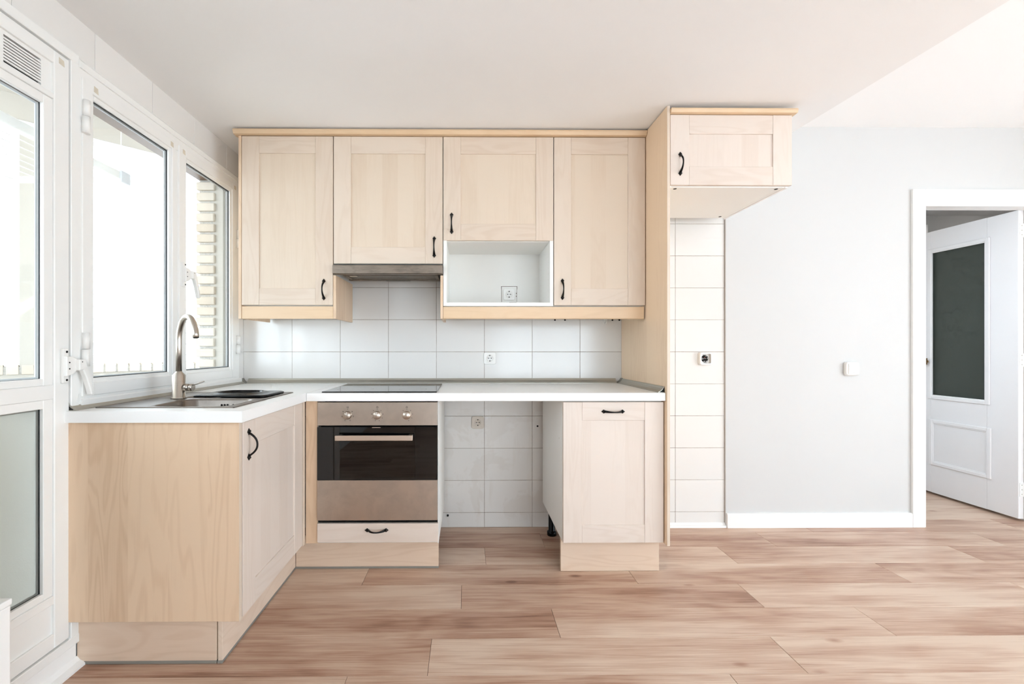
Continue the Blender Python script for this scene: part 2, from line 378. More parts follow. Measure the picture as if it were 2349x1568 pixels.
# ---------------------------------------------------------------- mesh helpers
class MB:
    def __init__(s):
        s.bm = bmesh.new()
    def _merge(s, b, mat=None):
        if mat is not None: bmesh.ops.transform(b, matrix=mat, verts=b.verts)
        me = bpy.data.meshes.new('tmp'); b.to_mesh(me); b.free()
        s.bm.from_mesh(me); bpy.data.meshes.remove(me)
    def box(s, x0, x1, y0, y1, z0, z1, bev=0.0, seg=1, mat=None):
        x0, x1 = min(x0, x1), max(x0, x1); y0, y1 = min(y0, y1), max(y0, y1); z0, z1 = min(z0, z1), max(z0, z1)
        b = bmesh.new()
        v = [b.verts.new(p) for p in ((x0, y0, z0), (x1, y0, z0), (x1, y1, z0), (x0, y1, z0), (x0, y0, z1), (x1, y0, z1), (x1, y1, z1), (x0, y1, z1))]
        for f in ((3, 2, 1, 0), (4, 5, 6, 7), (0, 1, 5, 4), (1, 2, 6, 5), (2, 3, 7, 6), (3, 0, 4, 7)):
            b.faces.new([v[i] for i in f])
        if bev > 0:
            bev = min(bev, 0.49 * min(x1 - x0, y1 - y0, z1 - z0))
            bmesh.ops.bevel(b, geom=list(b.edges), offset=bev, segments=seg, affect='EDGES', profile=0.5)
        s._merge(b, mat)
        return s
    def tube(s, pts, radii, n=12, flat=1.0, up=None, caps=True):
        """sweep a round (or flattened) section along a polyline"""
        b = s.bm
        pts = [Vector(p) for p in pts]
        if not isinstance(radii, (list, tuple)): radii = [radii] * len(pts)
        rings = []
        ref = Vector(up) if up else None
        for i, p in enumerate(pts):
            d = (pts[min(i + 1, len(pts) - 1)] - pts[max(i - 1, 0)]).normalized()
            if ref is None:
                ref = d.orthogonal().normalized()
            a = (ref - d * ref.dot(d)).normalized()
            ref = a if not up else Vector(up)
            c = d.cross(a)
            r = radii[i]
            ra, rc = (r if isinstance(r, tuple) else (r, r * flat))
            rings.append([b.verts.new(p + a * ra * math.cos(2 * math.pi * k / n) + c * rc * math.sin(2 * math.pi * k / n)) for k in range(n)])
        for i in range(len(rings) - 1):
            for k in range(n):
                f = b.faces.new((rings[i][k], rings[i][(k + 1) % n], rings[i + 1][(k + 1) % n], rings[i + 1][k]))
                f.smooth = True
        if caps:
            b.faces.new(list(reversed(rings[0]))); b.faces.new(rings[-1])
        return s
    def cyl(s, p0, p1, r, n=16, r1=None):
        p0, p1 = Vector(p0), Vector(p1)
        return s.tube([p0, p1], [r, r if r1 is None else r1], n)
    def prism(s, pts, axis, a0, a1, bev=0.0, smooth=False):
        """extrude a 2-D outline along axis; outline coords are the other two axes in order"""
        b = bmesh.new()
        def mk(u, w, a):
            return {'X': (a, u, w), 'Y': (u, a, w), 'Z': (u, w, a)}[axis]
        v0 = [b.verts.new(mk(u, w, a0)) for u, w in pts]
        v1 = [b.verts.new(mk(u, w, a1)) for u, w in pts]
        n = len(pts)
        b.faces.new(v0); b.faces.new(list(reversed(v1)))
        for i in range(n):
            f = b.faces.new((v0[(i + 1) % n], v0[i], v1[i], v1[(i + 1) % n])); f.smooth = smooth
        bmesh.ops.recalc_face_normals(b, faces=b.faces)
        if bev: bmesh.ops.bevel(b, geom=list(b.edges), offset=bev, segments=1, affect='EDGES')
        s._merge(b)
        return s
    def ring(s, plane, a0, a1, b0, b1, d0, d1, w, bev=0.0015):
        """rectangular frame: plane 'X' -> a=y b=z d=x; plane 'Y' -> a=x b=z d=y. w = (a0 side, a1 side, b0 side, b1 side)"""
        def bx(p0, p1, q0, q1):
            if plane == 'X': s.box(d0, d1, p0, p1, q0, q1, bev)
            else: s.box(p0, p1, d0, d1, q0, q1, bev)
        bx(a0, a0 + w[0], b0, b1); bx(a1 - w[1], a1, b0, b1)
        bx(a0 + w[0], a1 - w[1], b0, b0 + w[2]); bx(a0 + w[0], a1 - w[1], b1 - w[3], b1)
        return s
    def lathe(s, prof, c, axis='Z', n=24):
        """prof = [(r, h)...] around axis at c"""
        b = s.bm
        c = Vector(c)
        ax = {'X': Vector((1, 0, 0)), 'Y': Vector((0, 1, 0)), 'Z': Vector((0, 0, 1)), '-Y': Vector((0, -1, 0)), '-X': Vector((-1, 0, 0))}[axis]
        u = ax.orthogonal().normalized(); w = ax.cross(u)
        rings = []
        for r, h in prof:
            if r < 1e-6:
                rings.append([b.verts.new(c + ax * h)])
            else:
                rings.append([b.verts.new(c + ax * h + u * r * math.cos(2 * math.pi * k / n) + w * r * math.sin(2 * math.pi * k / n)) for k in range(n)])
        for i in range(len(rings) - 1):
            A, B = rings[i], rings[i + 1]
            for k in range(n):
                k2 = (k + 1) % n
                if len(A) == 1 and len(B) == 1: continue
                if len(A) == 1: f = b.faces.new((A[0], B[k2], B[k]))
                elif len(B) == 1: f = b.faces.new((A[k], A[k2], B[0]))
                else: f = b.faces.new((A[k], A[k2], B[k2], B[k]))
                f.smooth = True
        return s
    def mesh(s, name):
        bmesh.ops.recalc_face_normals(s.bm, faces=s.bm.faces)
        me = bpy.data.meshes.new(name); s.bm.to_mesh(me); s.bm.free()
        return me
    def build(s, name, mat, parent=None):
        me = s.mesh(name)
        o = link(name, me, mat)
        if parent is not None:
            org = world_origin(parent)
            if org.length > 0:
                me.transform(Matrix.Translation(-org))
            o.parent = parent
        return o

def link(name, me, mat):
    o = bpy.data.objects.new(name, me)
    if me is not None and mat is not None and not me.materials:
        me.materials.append(M[mat] if isinstance(mat, str) else mat)
    COL.objects.link(o)
    return o
def world_origin(o):
    v = Vector((0, 0, 0))
    while o is not None:
        v = v + o.location; o = o.parent
    return v
def tag(o, label=None, cat=None, group=None, kind=None):
    for k, v in (('label', label), ('category', cat), ('group', group), ('kind', kind)):
        if v: o[k] = v
    return o
def thing(name, label, cat, loc, group=None):
    o = bpy.data.objects.new(name, None); o.empty_display_size = 0.05
    o.location = loc; COL.objects.link(o)
    return tag(o, label, cat, group)
def struct_empty(name, loc=(0, 0, 0)):
    o = bpy.data.objects.new(name, None); o.empty_display_size = 0.05
    o.location = loc; COL.objects.link(o)
    return tag(o, kind='structure')
def place(name, me, mat, parent, wloc, rot=(0, 0, 0)):
    """an object sharing mesh data, put at a world position under a parent"""
    o = link(name, me, mat)
    if parent is not None:
        o.location = Vector(wloc) - world_origin(parent); o.parent = parent
    else:
        o.location = wloc
    o.rotation_euler = rot
    return o

# ================================================================= SETTING
CEIL = 2.332; CEIL2 = 2.545; LX = -1.412
# ---- floor of planks
floor = MB().box(-1.62, ROOM_X1 + 0.2, ROOM_Y0 - 0.2, 1.2, -0.12, -0.0035).build('floor', 'floor_base')
tag(floor, kind='structure')
PW, PL, G = 0.1945, 1.333, 0.0007
joint = {0: 0.45, 1: 1.436, 2: 0.83, 3: 1.31, 4: 0.37, 5: 1.197, 6: 0.92}
plank_cache = {}
def plank(x0, x1, y0, y1):
    key = (round(x1 - x0, 3), round(y1 - y0, 3))
    if key not in plank_cache:
        plank_cache[key] = MB().box(-key[0] / 2 + G, key[0] / 2 - G, -key[1] / 2 + G, key[1] / 2 - G, -0.0035, 0.0, 0.0008).mesh('plank')
    place('plank', plank_cache[key], 'floor', floor, ((x0 + x1) / 2, (y0 + y1) / 2, 0))
row = 0
y1 = -0.0905 + PW * 6
k = -6
while y1 > ROOM_Y0:
    y0 = y1 - PW
    ya, yb = max(y0, ROOM_Y0), y1
    j = joint.get(k, (k * 0.517) % PL)
    j = j - math.ceil((j + 1.41) / PL) * PL
    while j < ROOM_X1:
        xa, xb = max(j, LX - 0.05 if k >= -1 else 2.4), min(j + PL, ROOM_X1)
        if xb - xa > 0.02: plank(xa, xb, ya, yb)
        j += PL
    y1 = y0; k += 1

# ---- ceilings
b = MB()
b.prism([(-1.62, ROOM_Y0 - 0.2), (2.13, ROOM_Y0 - 0.2), (1.782, 0.0), (1.782, 0.16), (-1.62, 0.16)], 'Z', CEIL, CEIL2 + 0.02)
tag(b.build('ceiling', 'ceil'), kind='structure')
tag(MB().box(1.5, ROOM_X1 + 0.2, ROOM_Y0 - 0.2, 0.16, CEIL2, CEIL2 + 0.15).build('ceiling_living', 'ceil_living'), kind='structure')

# ---- back wall with tiles
wall_back = MB().box(-1.62, 1.648, 0.0025, 0.16, 0, CEIL2).build('wall_back', 'grout')
tag(wall_back, kind='structure')
xs = [LX, -1.104, -0.7995, -0.495, -0.1905, 0.114, 0.4185, 0.723, 1.0275, 1.332, 1.646]
zs = [0.0, 0.094] + [0.094 + 0.204 * i for i in range(1, 11)] + [CEIL]
tcache = {}
def tile_mesh(w, h):
    key = (round(w, 3), round(h, 3))
    if key not in tcache:
        t_ = 0.0011
        tcache[key] = MB().box(-w / 2 + t_, w / 2 - t_, -0.003, 0.003, -h / 2 + t_, h / 2 - t_, 0.0011).mesh('tile')
    return tcache[key]
tile_me = {}
for i in range(len(xs) - 1):
    for jz in range(len(zs) - 1):
        w, h = xs[i + 1] - xs[i], zs[jz + 1] - zs[jz]
        grim = (4 <= i <= 6 and jz <= 4)
        key = (round(w, 3), round(h, 3), grim)
        if key not in tile_me:
            me = tile_mesh(w, h).copy(); me.materials.clear(); me.name = 'tile'
            me.materials.append(M['tile_grimy' if grim else 'tile']); tile_me[key] = me
        place('tile', tile_me[key], None, wall_back, ((xs[i] + xs[i + 1]) / 2, 0.0032, (zs[jz] + zs[jz + 1]) / 2))
# small white coving strip at the foot of the bare tiles
tag(MB().prism([(0.0, 0.0), (-0.022, 0.0), (-0.018, 0.010), (-0.006, 0.014), (0.0, 0.026)], 'X', 1.0, 1.648).build('trim_1', 'gloss_white'), kind='structure')

# ---- plastered wall to the right with the doorway
DX0, DX1, DZ = 2.915, 3.690, 2.052
b = MB().box(1.648, DX0, -0.012, 0.10, 0, CEIL2)
b.box(DX1, ROOM_X1 + 0.2, -0.012, 0.10, 0, CEIL2).box(DX0, DX1, -0.012, 0.10, DZ, CEIL2)
tag(b.build('wall_back_plaster', 'paint'), kind='structure')
b = MB().prism([(-0.012, 0.0), (-0.027, 0.0), (-0.027, 0.082), (-0.022, 0.090), (-0.012, 0.090)], 'X', 1.652, 2.832)
tag(b.build('baseboard_back', 'gloss_white'), kind='structure')
# door lining and architrave
b = MB()
b.box(2.832, 2.912, -0.030, -0.012, 0, 2.146, 0.002).box(2.912, DX1 + 0.08, -0.030, -0.012, DZ, 2.146, 0.002).box(DX1, DX1 + 0.08, -0.030, -0.012, 0, DZ, 0.002)
b.box(2.905, 2.921, -0.024, 0.11, 0, DZ, 0.001).box(DX1 - 0.006, DX1 + 0.01, -0.024, 0.11, 0, DZ, 0.001).box(2.921, DX1 - 0.006, -0.024, 0.055, DZ - 0.012, DZ + 0.002, 0.001)
tag(b.build('trim_2', 'gloss_white'), kind='structure')

# ---- left wall with its door and window openings
DY0, DY1 = -2.20, -1.195       # balcony door opening
WY0, WY1, WZ0, WZ1 = -1.195, -0.075, 0.925, 2.178
wall_left = MB()
wall_left.box(-1.62, LX, ROOM_Y0 - 0.2, DY0, 0, CEIL2).box(-1.62, LX, DY0, 0.16, 2.195, CEIL2)
wall_left.box(-1.62, LX, WY0, 0.16, 0, WZ0).box(-1.62, LX, WY1, 0.16, WZ0, 2.195)
wall_left = wall_left.build('wall_left', 'paint'); tag(wall_left, kind='structure')
hj = [-0.0, -0.195, -0.499, -0.803, -1.107, -1.411, -1.715, -2.019, -2.323]
for a, c in zip(hj[1:], hj[:-1]):
    me = MB().box(-0.0005, 0.003, -(c - a) / 2 + 0.001, (c - a) / 2 - 0.001, -(CEIL - 2.19) / 2 + 0.001, (CEIL - 2.19) / 2, 0.001).mesh('tile')
    place('tile', me, 'tile', wall_left, (LX, (a + c) / 2, (CEIL + 2.19) / 2))
for z0, z1 in ((0.91, 1.114), (1.114, 1.318), (1.318, 1.522), (1.522, 1.726), (1.726, 1.93), (1.93, 2.19)):
    me = MB().box(-0.0005, 0.003, -0.037, 0.0365, -(z1 - z0) / 2 + 0.0008, (z1 - z0) / 2 - 0.0008, 0.001).mesh('tile')
    place('tile', me, 'tile', wall_left, (LX, -0.0385, (z0 + z1) / 2))

# ---- the rest of the room (behind the camera)
b = MB()
x0, x1, z0, z1 = WIN_B
b.box(-1.62, x0, ROOM_Y0 - 0.2, ROOM_Y0, 0, CEIL2).box(x1, ROOM_X1 + 0.2, ROOM_Y0 - 0.2, ROOM_Y0, 0, CEIL2).box(x0, x1, ROOM_Y0 - 0.2, ROOM_Y0, 0, z0).box(x0, x1, ROOM_Y0 - 0.2, ROOM_Y0, z1, CEIL2)
tag(b.build('wall_rear', 'paint'), kind='structure')
b = MB()
y0, y1, z0, z1 = WIN_R
b.box(ROOM_X1, ROOM_X1 + 0.2, ROOM_Y0 - 0.2, y0, 0, CEIL2).box(ROOM_X1, ROOM_X1 + 0.2, y1, 0.1, 0, CEIL2).box(ROOM_X1, ROOM_X1 + 0.2, y0, y1, 0, z0).box(ROOM_X1, ROOM_X1 + 0.2, y0, y1, z1, CEIL2)
tag(b.build('wall_right', 'paint'), kind='structure')
# window frames of the two openings that light the room
w2 = struct_empty('window_2', (ROOM_X1 + 0.08, (y0 + y1) / 2, z0))
n = 3
for i in range(n):
    a, c = y0 + (y1 - y0) * i / n, y0 + (y1 - y0) * (i + 1) / n
    MB().ring('X', a, c, z0, z1, ROOM_X1 + 0.05, ROOM_X1 + 0.10, (0.055,) * 4).build('sash', 'alu_white', w2)
    MB().box(ROOM_X1 + 0.072, ROOM_X1 + 0.078, a + 0.05, c - 0.05, z0 + 0.05, z1 - 0.05).build('pane', 'glass', w2)
x0, x1, z0, z1 = WIN_B
w3 = struct_empty('window_3', ((x0 + x1) / 2, ROOM_Y0 - 0.08, z0))
for i in range(n):
    a, c = x0 + (x1 - x0) * i / n, x0 + (x1 - x0) * (i + 1) / n
    MB().ring('Y', a, c, z0, z1, ROOM_Y0 - 0.10, ROOM_Y0 - 0.05, (0.055,) * 4).build('sash', 'alu_white', w3)
    MB().box(a + 0.05, c - 0.05, ROOM_Y0 - 0.078, ROOM_Y0 - 0.072, z0 + 0.05, z1 - 0.05).build('pane', 'glass', w3)

# ---- hallway beyond the doorway
b = MB().box(2.2, 4.9, 0.96, 1.06, 0, 2.28).box(2.2, 2.3, 0.10, 0.96, 0, 0.9).box(2.2, 2.3, 0.10, 0.96, 2.25, 2.28).box(2.2, 2.3, 0.10, 0.25, 0.9, 2.25).box(2.2, 2.3, 0.81, 0.96, 0.9, 2.25).box(4.8, 4.9, 0.10, 0.96, 0, 2.28)
w4 = struct_empty('hall_fill_window', (2.24, 0.53, 0.9))  # unseen window added to bring daylight onto the open door leaf
MB().ring('X', 0.25, 0.81, 0.9, 2.25, 2.22, 2.26, (0.05,) * 4).build('sash', 'alu_white', w4)
MB().box(2.237, 2.243, 0.29, 0.77, 0.94, 2.21).build('pane', 'glass', w4)
hw = b.build('wall_hall', 'paint'); tag(hw, kind='structure')
tag(MB().box(2.2, 4.9, 0.10, 1.06, 2.28, 2.38).build('ceiling_hall', 'ceil'), kind='structure')
b = MB().ring('Y', 3.10, 3.955, 0.0, 2.195, 0.935, 0.96, (0.08, 0.08, 0.001, 0.08), 0.002)
b.box(3.18, 3.875, 0.945, 0.96, 0, 2.115, 0.002)
tag(b.build('door_3', 'gloss_white'), kind='structure')

# unseen lamp added to brighten the dark end of the hall
hl = thing('hall_fill_lamp', 'round white fill lamp added out of view in the hall behind the glazed door', 'lamp', (4.35, 0.55, 2.28))
MB().lathe([(0.0, 0.0), (0.12, 0.0), (0.12, -0.02), (0.105, -0.022)], (4.35, 0.55, 2.28), 'Z', 24).build('base', 'plastic_white', hl)
lt = NT('fill_lamp_glow')
le = lt.n('ShaderNodeEmission'); le.inputs[0].default_value = (1.0, 0.97, 0.94, 1); le.inputs[1].default_value = 9.0
lt.l(le.outputs[0], lt.out.inputs[0])
MB().lathe([(0.105, -0.021), (0.10, -0.045), (0.07, -0.065), (0.0, -0.075)], (4.35, 0.55, 2.28), 'Z', 24).build('diffuser', lt.m, hl)

# ---- interior door leaf, standing open into the hall
door = struct_empty('door_1', (3.64, 0.06, 0.0))
FX0, FX1 = 3.622, 3.657
Y0, Y1, Zb, Zt = 0.060, 0.790, 0.018, 2.044
gy0, gy1, gz0, gz1 = 0.235, 0.600, 0.765, 1.885
b = MB()
b.box(FX0, FX1, Y0, gy0, Zb, Zt, 0.002).box(FX0, FX1, gy1, Y1, Zb, Zt, 0.002).box(FX0, FX1, gy0, gy1, Zb, gz0, 0.0).box(FX0, FX1, gy0, gy1, gz1, Zt, 0.0)
b.build('leaf', 'door_white', door)
MB().box(FX0 + 0.014, FX0 + 0.019, gy0 - 0.003, gy1 + 0.003, gz0 - 0.003, gz1 + 0.003).build('pane', 'dark_frosted', door)
def moulding(name, a0, a1, z0, z1, parent, w=0.026, h=0.010):
    b = MB()
    b.ring('X', a0, a1, z0, z1, FX0 - h, FX0 + 0.001, (w,) * 4, 0.004)
    b.ring('X', a0 + w * 0.55, a1 - w * 0.55, z0 + w * 0.55, z1 - w * 0.55, FX0 - h * 0.6, FX0 + 0.001, (w * 0.75,) * 4, 0.003)
    return b.build(name, 'door_white', parent)
moulding('glazing_bead', gy0 - 0.022, gy1 + 0.022, gz0 - 0.022, gz1 + 0.022, door)
moulding('panel_moulding', 0.205, 0.612, 0.232, 0.585, door)
b = MB().lathe([(0.026, 0.0), (0.026, 0.004), (0.012, 0.006), (0.010, 0.022), (0.022, 0.030), (0.027, 0.042), (0.022, 0.054), (0.0, 0.058)], (FX0, 0.622, 1.034), '-X', 20)
b.build('knob', 'brass', door)
for z in (1.91, 1.06, 0.21):
    hg = MB().cyl((3.672, 0.052, z - 0.042), (3.672, 0.052, z - 0.002), 0.0075, 10).cyl((3.672, 0.052, z + 0.001), (3.672, 0.052, z + 0.040), 0.0075, 10)
    hg.box(3.628, 3.670, 0.0565, 0.060, z - 0.045, z + 0.045, 0.0008).box(3.674, 3.700, 0.050, 0.0535, z - 0.045, z + 0.045, 0.0008)
    h_ = hg.build('hinge', 'gloss_white', door)
    sc = MB()
    for dz in (-0.03, 0.0, 0.03): sc.cyl((3.640, 0.0566, z + dz), (3.640, 0.0555, z + dz), 0.003, 8)
    sc.build('screw', 'alu', h_)

# ================================================================= BALCONY DOOR AND KITCHEN WINDOW
def ringX(a0, a1, z0, z1, x0, x1, w, bev=0.002): return MB().ring('X', a0, a1, z0, z1, x0, x1, w, bev)
bd = struct_empty('door_2', (LX, -1.7, 0.0))
# fixed outer frame
b = MB()
b.box(-1.475, -1.398, -1.219, -1.187, 0.095, 2.158, 0.002)            # jamb between door and window
b.box(-1.475, -1.398, DY0, DY0 + 0.035, 0.095, 2.158, 0.002)
b.box(-1.475, -1.398, DY0, -1.187, 2.158, 2.192, 0.002)
b.box(-1.475, -1.396, DY0, -1.187, 0.080, 0.112, 0.002)
b.build('frame', 'alu_white', bd)
# leaf
LY0, LY1 = DY0 + 0.040, -1.222
lf = MB()
lf.box(-1.438, -1.402, -1.278, LY1, 0.116, 2.152, 0.0025).box(-1.438, -1.402, LY0, LY0 + 0.056, 0.116, 2.152, 0.0025)
for z0, z1 in ((2.108, 2.152), (1.985, 2.005), (0.965, 1.012), (0.268, 0.296), (0.116, 0.166)):
    lf.box(-1.438, -1.403, LY0 + 0.056, -1.278, z0, z1, 0.0015)
leaf = lf.build('leaf', 'alu_white', bd)
gyo0, gyo1 = LY0 + 0.092, -1.311
def glazed(z0, z1, mat):
    # bead frame, gasket and pane filling the field between stiles
    ringX(LY0 + 0.056, -1.278, z0, z1, -1.436, -1.408, (0.033, 0.033, 0.024, 0.030)).build('glazing_bead', 'alu_white', bd)
    ringX(LY0 + 0.086, -1.306, z0 + 0.018, z1 - 0.024, -1.4235, -1.4200, (0.0065,) * 4, 0.0).build('gasket', 'black_gasket', bd)
    MB().box(-1.4290, -1.4240, LY0 + 0.085, -1.305, z0 + 0.015, z1 - 0.02).build('pane', mat, bd)
    ringX(LY0 + 0.087, -1.307, z0 + 0.02, z1 - 0.026, -1.4325, -1.4295, (0.010,) * 4, 0.0).build('spacer', 'slat', bd)
glazed(1.012, 1.985, 'glass')
glazed(0.296, 0.965, 'frosted')
# louvred ventilation panels at top and bottom
for z0, z1, ny in ((2.005, 2.108, (-1.433, -1.315)), (0.166, 0.268, (-1.560, -1.442))):
    b = MB()
    z_lo, z_hi = (z0 + 0.006, z1 - 0.012) if z0 > 1 else (z0 + 0.02, z1 - 0.02)
    ns = 9 if z0 > 1 else 6
    b.box(-1.422, -1.412, LY0 + 0.05, ny[0], z0, z1).box(-1.422, -1.412, ny[1], -1.276, z0, z1)
    b.box(-1.422, -1.412, ny[0], ny[1], z0, z_lo).box(-1.422, -1.412, ny[0], ny[1], z_hi, z1)
    vp = b.build('vent_panel', 'alu_white', bd)
    MB().box(-1.444, -1.424, ny[0] - 0.004, ny[1] + 0.004, z_lo - 0.004, z_hi + 0.004).build('vent_backing', 'black_gasket', vp)
    pitch = (z_hi - z_lo) / ns
    for i in range(ns - 1):
        zc = z_lo + pitch * (i + 1)
        MB().box(-1.4175, -1.4125, ny[0], ny[1], zc - pitch * 0.29, zc + pitch * 0.29).build('slat', 'alu_white', vp)
# threshold
b = MB().box(-1.60, -1.404, DY0, -1.193, 0, 0.080, 0.001)
b.prism([(-1.404, 0.0), (-1.372, 0.0), (-1.372, 0.008), (-1.392, 0.016), (-1.404, 0.030)], 'Y', DY0, -1.19)
b.build('threshold', 'gloss_white', bd)

def lever(parent, y, z, s, x=-1.402, droop=1.0):
    """white espagnolette handle: screw plate, pivot boss and cranked lever"""
    b = MB().box(x, x + 0.012, y - 0.011 * s, y + 0.011 * s, z - 0.060 * s, z + 0.060 * s, 0.003, 2)
    b.prism([(y - 0.010 * s, z - 0.036 * s), (y + 0.012 * s, z - 0.030 * s), (y + 0.034 * s, z - 0.014 * s), (y + 0.034 * s, z + 0.022 * s), (y + 0.014 * s, z + 0.032 * s), (y - 0.010 * s, z + 0.034 * s)], 'X', x + 0.004, x + 0.024, 0.002)
    h = b.build('handle_plate', 'plastic_white', parent)
    out = []
    path = [(0.026, 0.022), (0.052, 0.022), (0.066, -0.020), (0.078, -0.060), (0.088, -0.098), (0.086, -0.106), (0.076, -0.108), (0.070, -0.085), (0.056, -0.045), (0.042, -0.016), (0.026, -0.018)]
    MB().prism([(y + u * s, z + v * s) for u, v in path], 'X', x + 0.016, x + 0.036, 0.003).build('lever', 'plastic_white', parent)
    sc = MB()
    for v, r in ((0.049, 0.0042), (-0.049, 0.0042)): sc.cyl((x + 0.0115, y + 0.003, z + v * s), (x + 0.0125, y + 0.003, z + v * s), r * s, 10)
    for v in (0.012, -0.010): sc.cyl((x + 0.0235, y, z + v * s), (x + 0.0248, y, z + v * s), 0.0026 * s, 8)
    sc.cyl((x + 0.0355, y + 0.037 * s, z + 0.013 * s), (x + 0.0365, y + 0.037 * s, z + 0.013 * s), 0.002 * s, 8)
    sc.build('screw', 'dark_hole', h)
lever(bd, -1.248, 1.076, 1.0)

wd = struct_empty('window_1', (LX, -0.63, WZ0))
b = MB()
b.box(-1.436, -1.400, -1.187, -1.140, 0.925, 2.158, 0.0).box(-1.436, -1.400, -0.130, -0.072, 0.925, 2.158, 0.0)
b.box(-1.436, -1.400, -1.140, -0.130, 2.095, 2.158, 0.0).box(-1.436, -1.400, -1.140, -0.130, 0.925, 0.995, 0.0)
b.box(-1.436, -1.404, -0.680, -0.620, 0.995, 2.095, 0.0)
b.box(-1.436, LX + 0.001, -1.187, -0.072, 2.158, 2.196, 0.0)
b.build('frame', 'alu_white', wd)
MB().prism([(LX + 0.002, 2.152), (-1.394, 2.152), (-1.394, 2.176), (-1.400, 2.184), (LX + 0.002, 2.184)], 'Y', -1.187, -0.045).build('cover_strip', 'alu_white', wd)
MB().prism([(LX, 0.925), (-1.396, 0.925), (-1.396, 0.948), (-1.402, 0.954), (LX, 0.954)], 'Y', -1.180, -0.045).build('cover_strip', 'alu_white', wd)
def sash(y0, y1, g0, g1):
    s_ = ringX(y0, y1, 0.962, 2.126, -1.430, -1.396, (g0 - y0 - 0.010, y1 - g1 - 0.012, 0.048, 0.040)).build('sash', 'alu_white', wd)
    ringX(g0 - 0.012, g1 + 0.014, 1.006, 2.090, -1.428, -1.404, (0.014, 0.016, 0.020, 0.020)).build('glazing_bead', 'alu_white', s_)
    ringX(g0 - 0.001, g1 + 0.002, 1.023, 2.073, -1.4185, -1.4125, (0.0055,) * 4, 0.0).build('gasket', 'black_gasket', s_)
    ringX(g0 - 0.001, g1 + 0.001, 1.024, 2.072, -1.4265, -1.4240, (0.008,) * 4, 0.0).build('spacer', 'slat', s_)
    MB().box(-1.4235, -1.4190, g0 - 0.004, g1 + 0.004, 1.022, 2.074).build('pane', 'glass', s_)
    return s_
sl = sash(-1.176, -0.664, -1.121, -0.701)
sr = sash(-0.640, -0.108, -0.576, -0.166)
lever(sr, -0.612, 1.500, 1.0, -1.398)
def hinge(parent, y, z, s=1.0):
    b = MB().cyl((-1.388, y, z + 0.001), (-1.388, y, z + 0.060 * s), 0.0115, 14).cyl((-1.388, y - 0.002, z - 0.062 * s), (-1.388, y - 0.002, z - 0.001), 0.0125, 14)
    b.box(-1.400, -1.393, y, y + 0.024, z - 0.004, z + 0.058 * s, 0.001)
    b.build('hinge', 'plastic_white', parent)
hinge(sl, -1.168, 1.982); hinge(sl, -1.170, 1.134)
hinge(sr, -0.104, 1.80, 0.9); hinge(sr, -0.104, 1.16, 0.9)
# bits of yellowed tape left at the corners of the sashes
for par, y, z in ((sl, -1.118, 2.108), (sl, -0.692, 2.104), (sr, -0.604, 2.106), (sr, -0.128, 2.104)):
    MB().prism([(y - 0.010, z - 0.010), (y + 0.011, z - 0.012), (y + 0.009, z + 0.010), (y - 0.009, z + 0.012)], 'X', -1.3962, -1.3955).build('tape_scrap', 'tape', par)
MB().prism([(-1.262, 2.118), (-1.241, 2.116), (-1.243, 2.136), (-1.262, 2.139)], 'X', -1.4022, -1.4015).build('tape_scrap', 'tape', bd)

# ================================================================= OUTSIDE THE WINDOW: BRICK LEAF, GALLERY, AIRER
outer = struct_empty('wall_outer', (-1.57, -0.05, 0.0))
MB().box(-1.610, -1.53, -0.125, 0.2, 0.0, 2.149).build('mortar_core', 'mortar', outer)
MB().box(-1.53, -1.47, -0.125, 0.2, 0.0, 2.20).build('reveal', 'render', outer)
zc = 0.86
i = 0
brick_me = MB().box(-0.053, 0.053, -0.055, 0.055, -0.0235, 0.0235, 0.003).mesh('brick')
while zc < 2.13:
    place('brick', brick_me, 'brick', outer, (-1.5675 + random.uniform(-0.002, 0.002), -0.087 + random.uniform(-0.002, 0.002), zc))
    zc += 0.0625
MB().box(-1.615, -1.535, DY0, 0.2, 2.149, 2.30).build('lintel', 'lintel', outer)
MB().box(-1.62, -1.478, WY0, -0.125, 0.90, 1.005).build('sill', 'render', outer)

gal = struct_empty('wall_gallery', (-2.4, 0.02, 0.0))
P0 = Vector((-2.4, 0.02, 0.0)); DV = Vector((0.73, 0.683, 0)).normalized(); NV = Vector((-DV.y, DV.x, 0))
ang = math.atan2(DV.y, DV.x)
GM = Matrix.Translation(P0) @ Matrix.Rotation(ang, 4, 'Z')      # local x along the wall, local -y faces the kitchen
def gbox(b, t0, t1, d0, d1, z0, z1, bev=0.0):
    return b.box(t0, t1, d0, d1, z0, z1, bev, mat=GM)
GZ0, GZ1 = 1.045, 2.46
b = MB()
gbox(b, -2.4, 1.6, 0.0, 0.12, 0.0, 0.985)
gbox(b, -2.4, 1.6, 0.0, 0.12, GZ1 + 0.02, 2.75)
for t0, t1 in ((-2.4, -1.75), (-0.305, -0.02), (1.15, 1.6)): gbox(b, t0, t1, 0.0, 0.12, 0.985, GZ1 + 0.02)
b.build('gallery_wall', 'render', gal)
b = MB(); gbox(b, -2.4, 1.3, -0.012, 0.0, 2.452, 2.475, 0.003); b.build('cornice', 'gloss_white', gal)
b = MB()
for t0, t1 in ((-1.75, -0.305), (-0.02, 1.15)):
    gbox(b, t0, t1, 0.03, 0.07, 1.04, 1.085, 0.002); gbox(b, t0, t1, 0.03, 0.07, GZ1 - 0.02, GZ1 + 0.02, 0.002)
for t0, t1 in ((-0.345, -0.305), (-0.66, -0.60), (-1.25, -1.19), (-0.02, 0.0), (0.435, 0.535)):
    gbox(b, t0, t1, 0.03, 0.07, 1.085, GZ1 - 0.02, 0.002)
b.build('gallery_frame', 'alu_white', gal)
bme = MB().box(-0.0255, 0.0255, -0.055, 0.055, -0.0275, 0.0275, 0.003).mesh('brick')
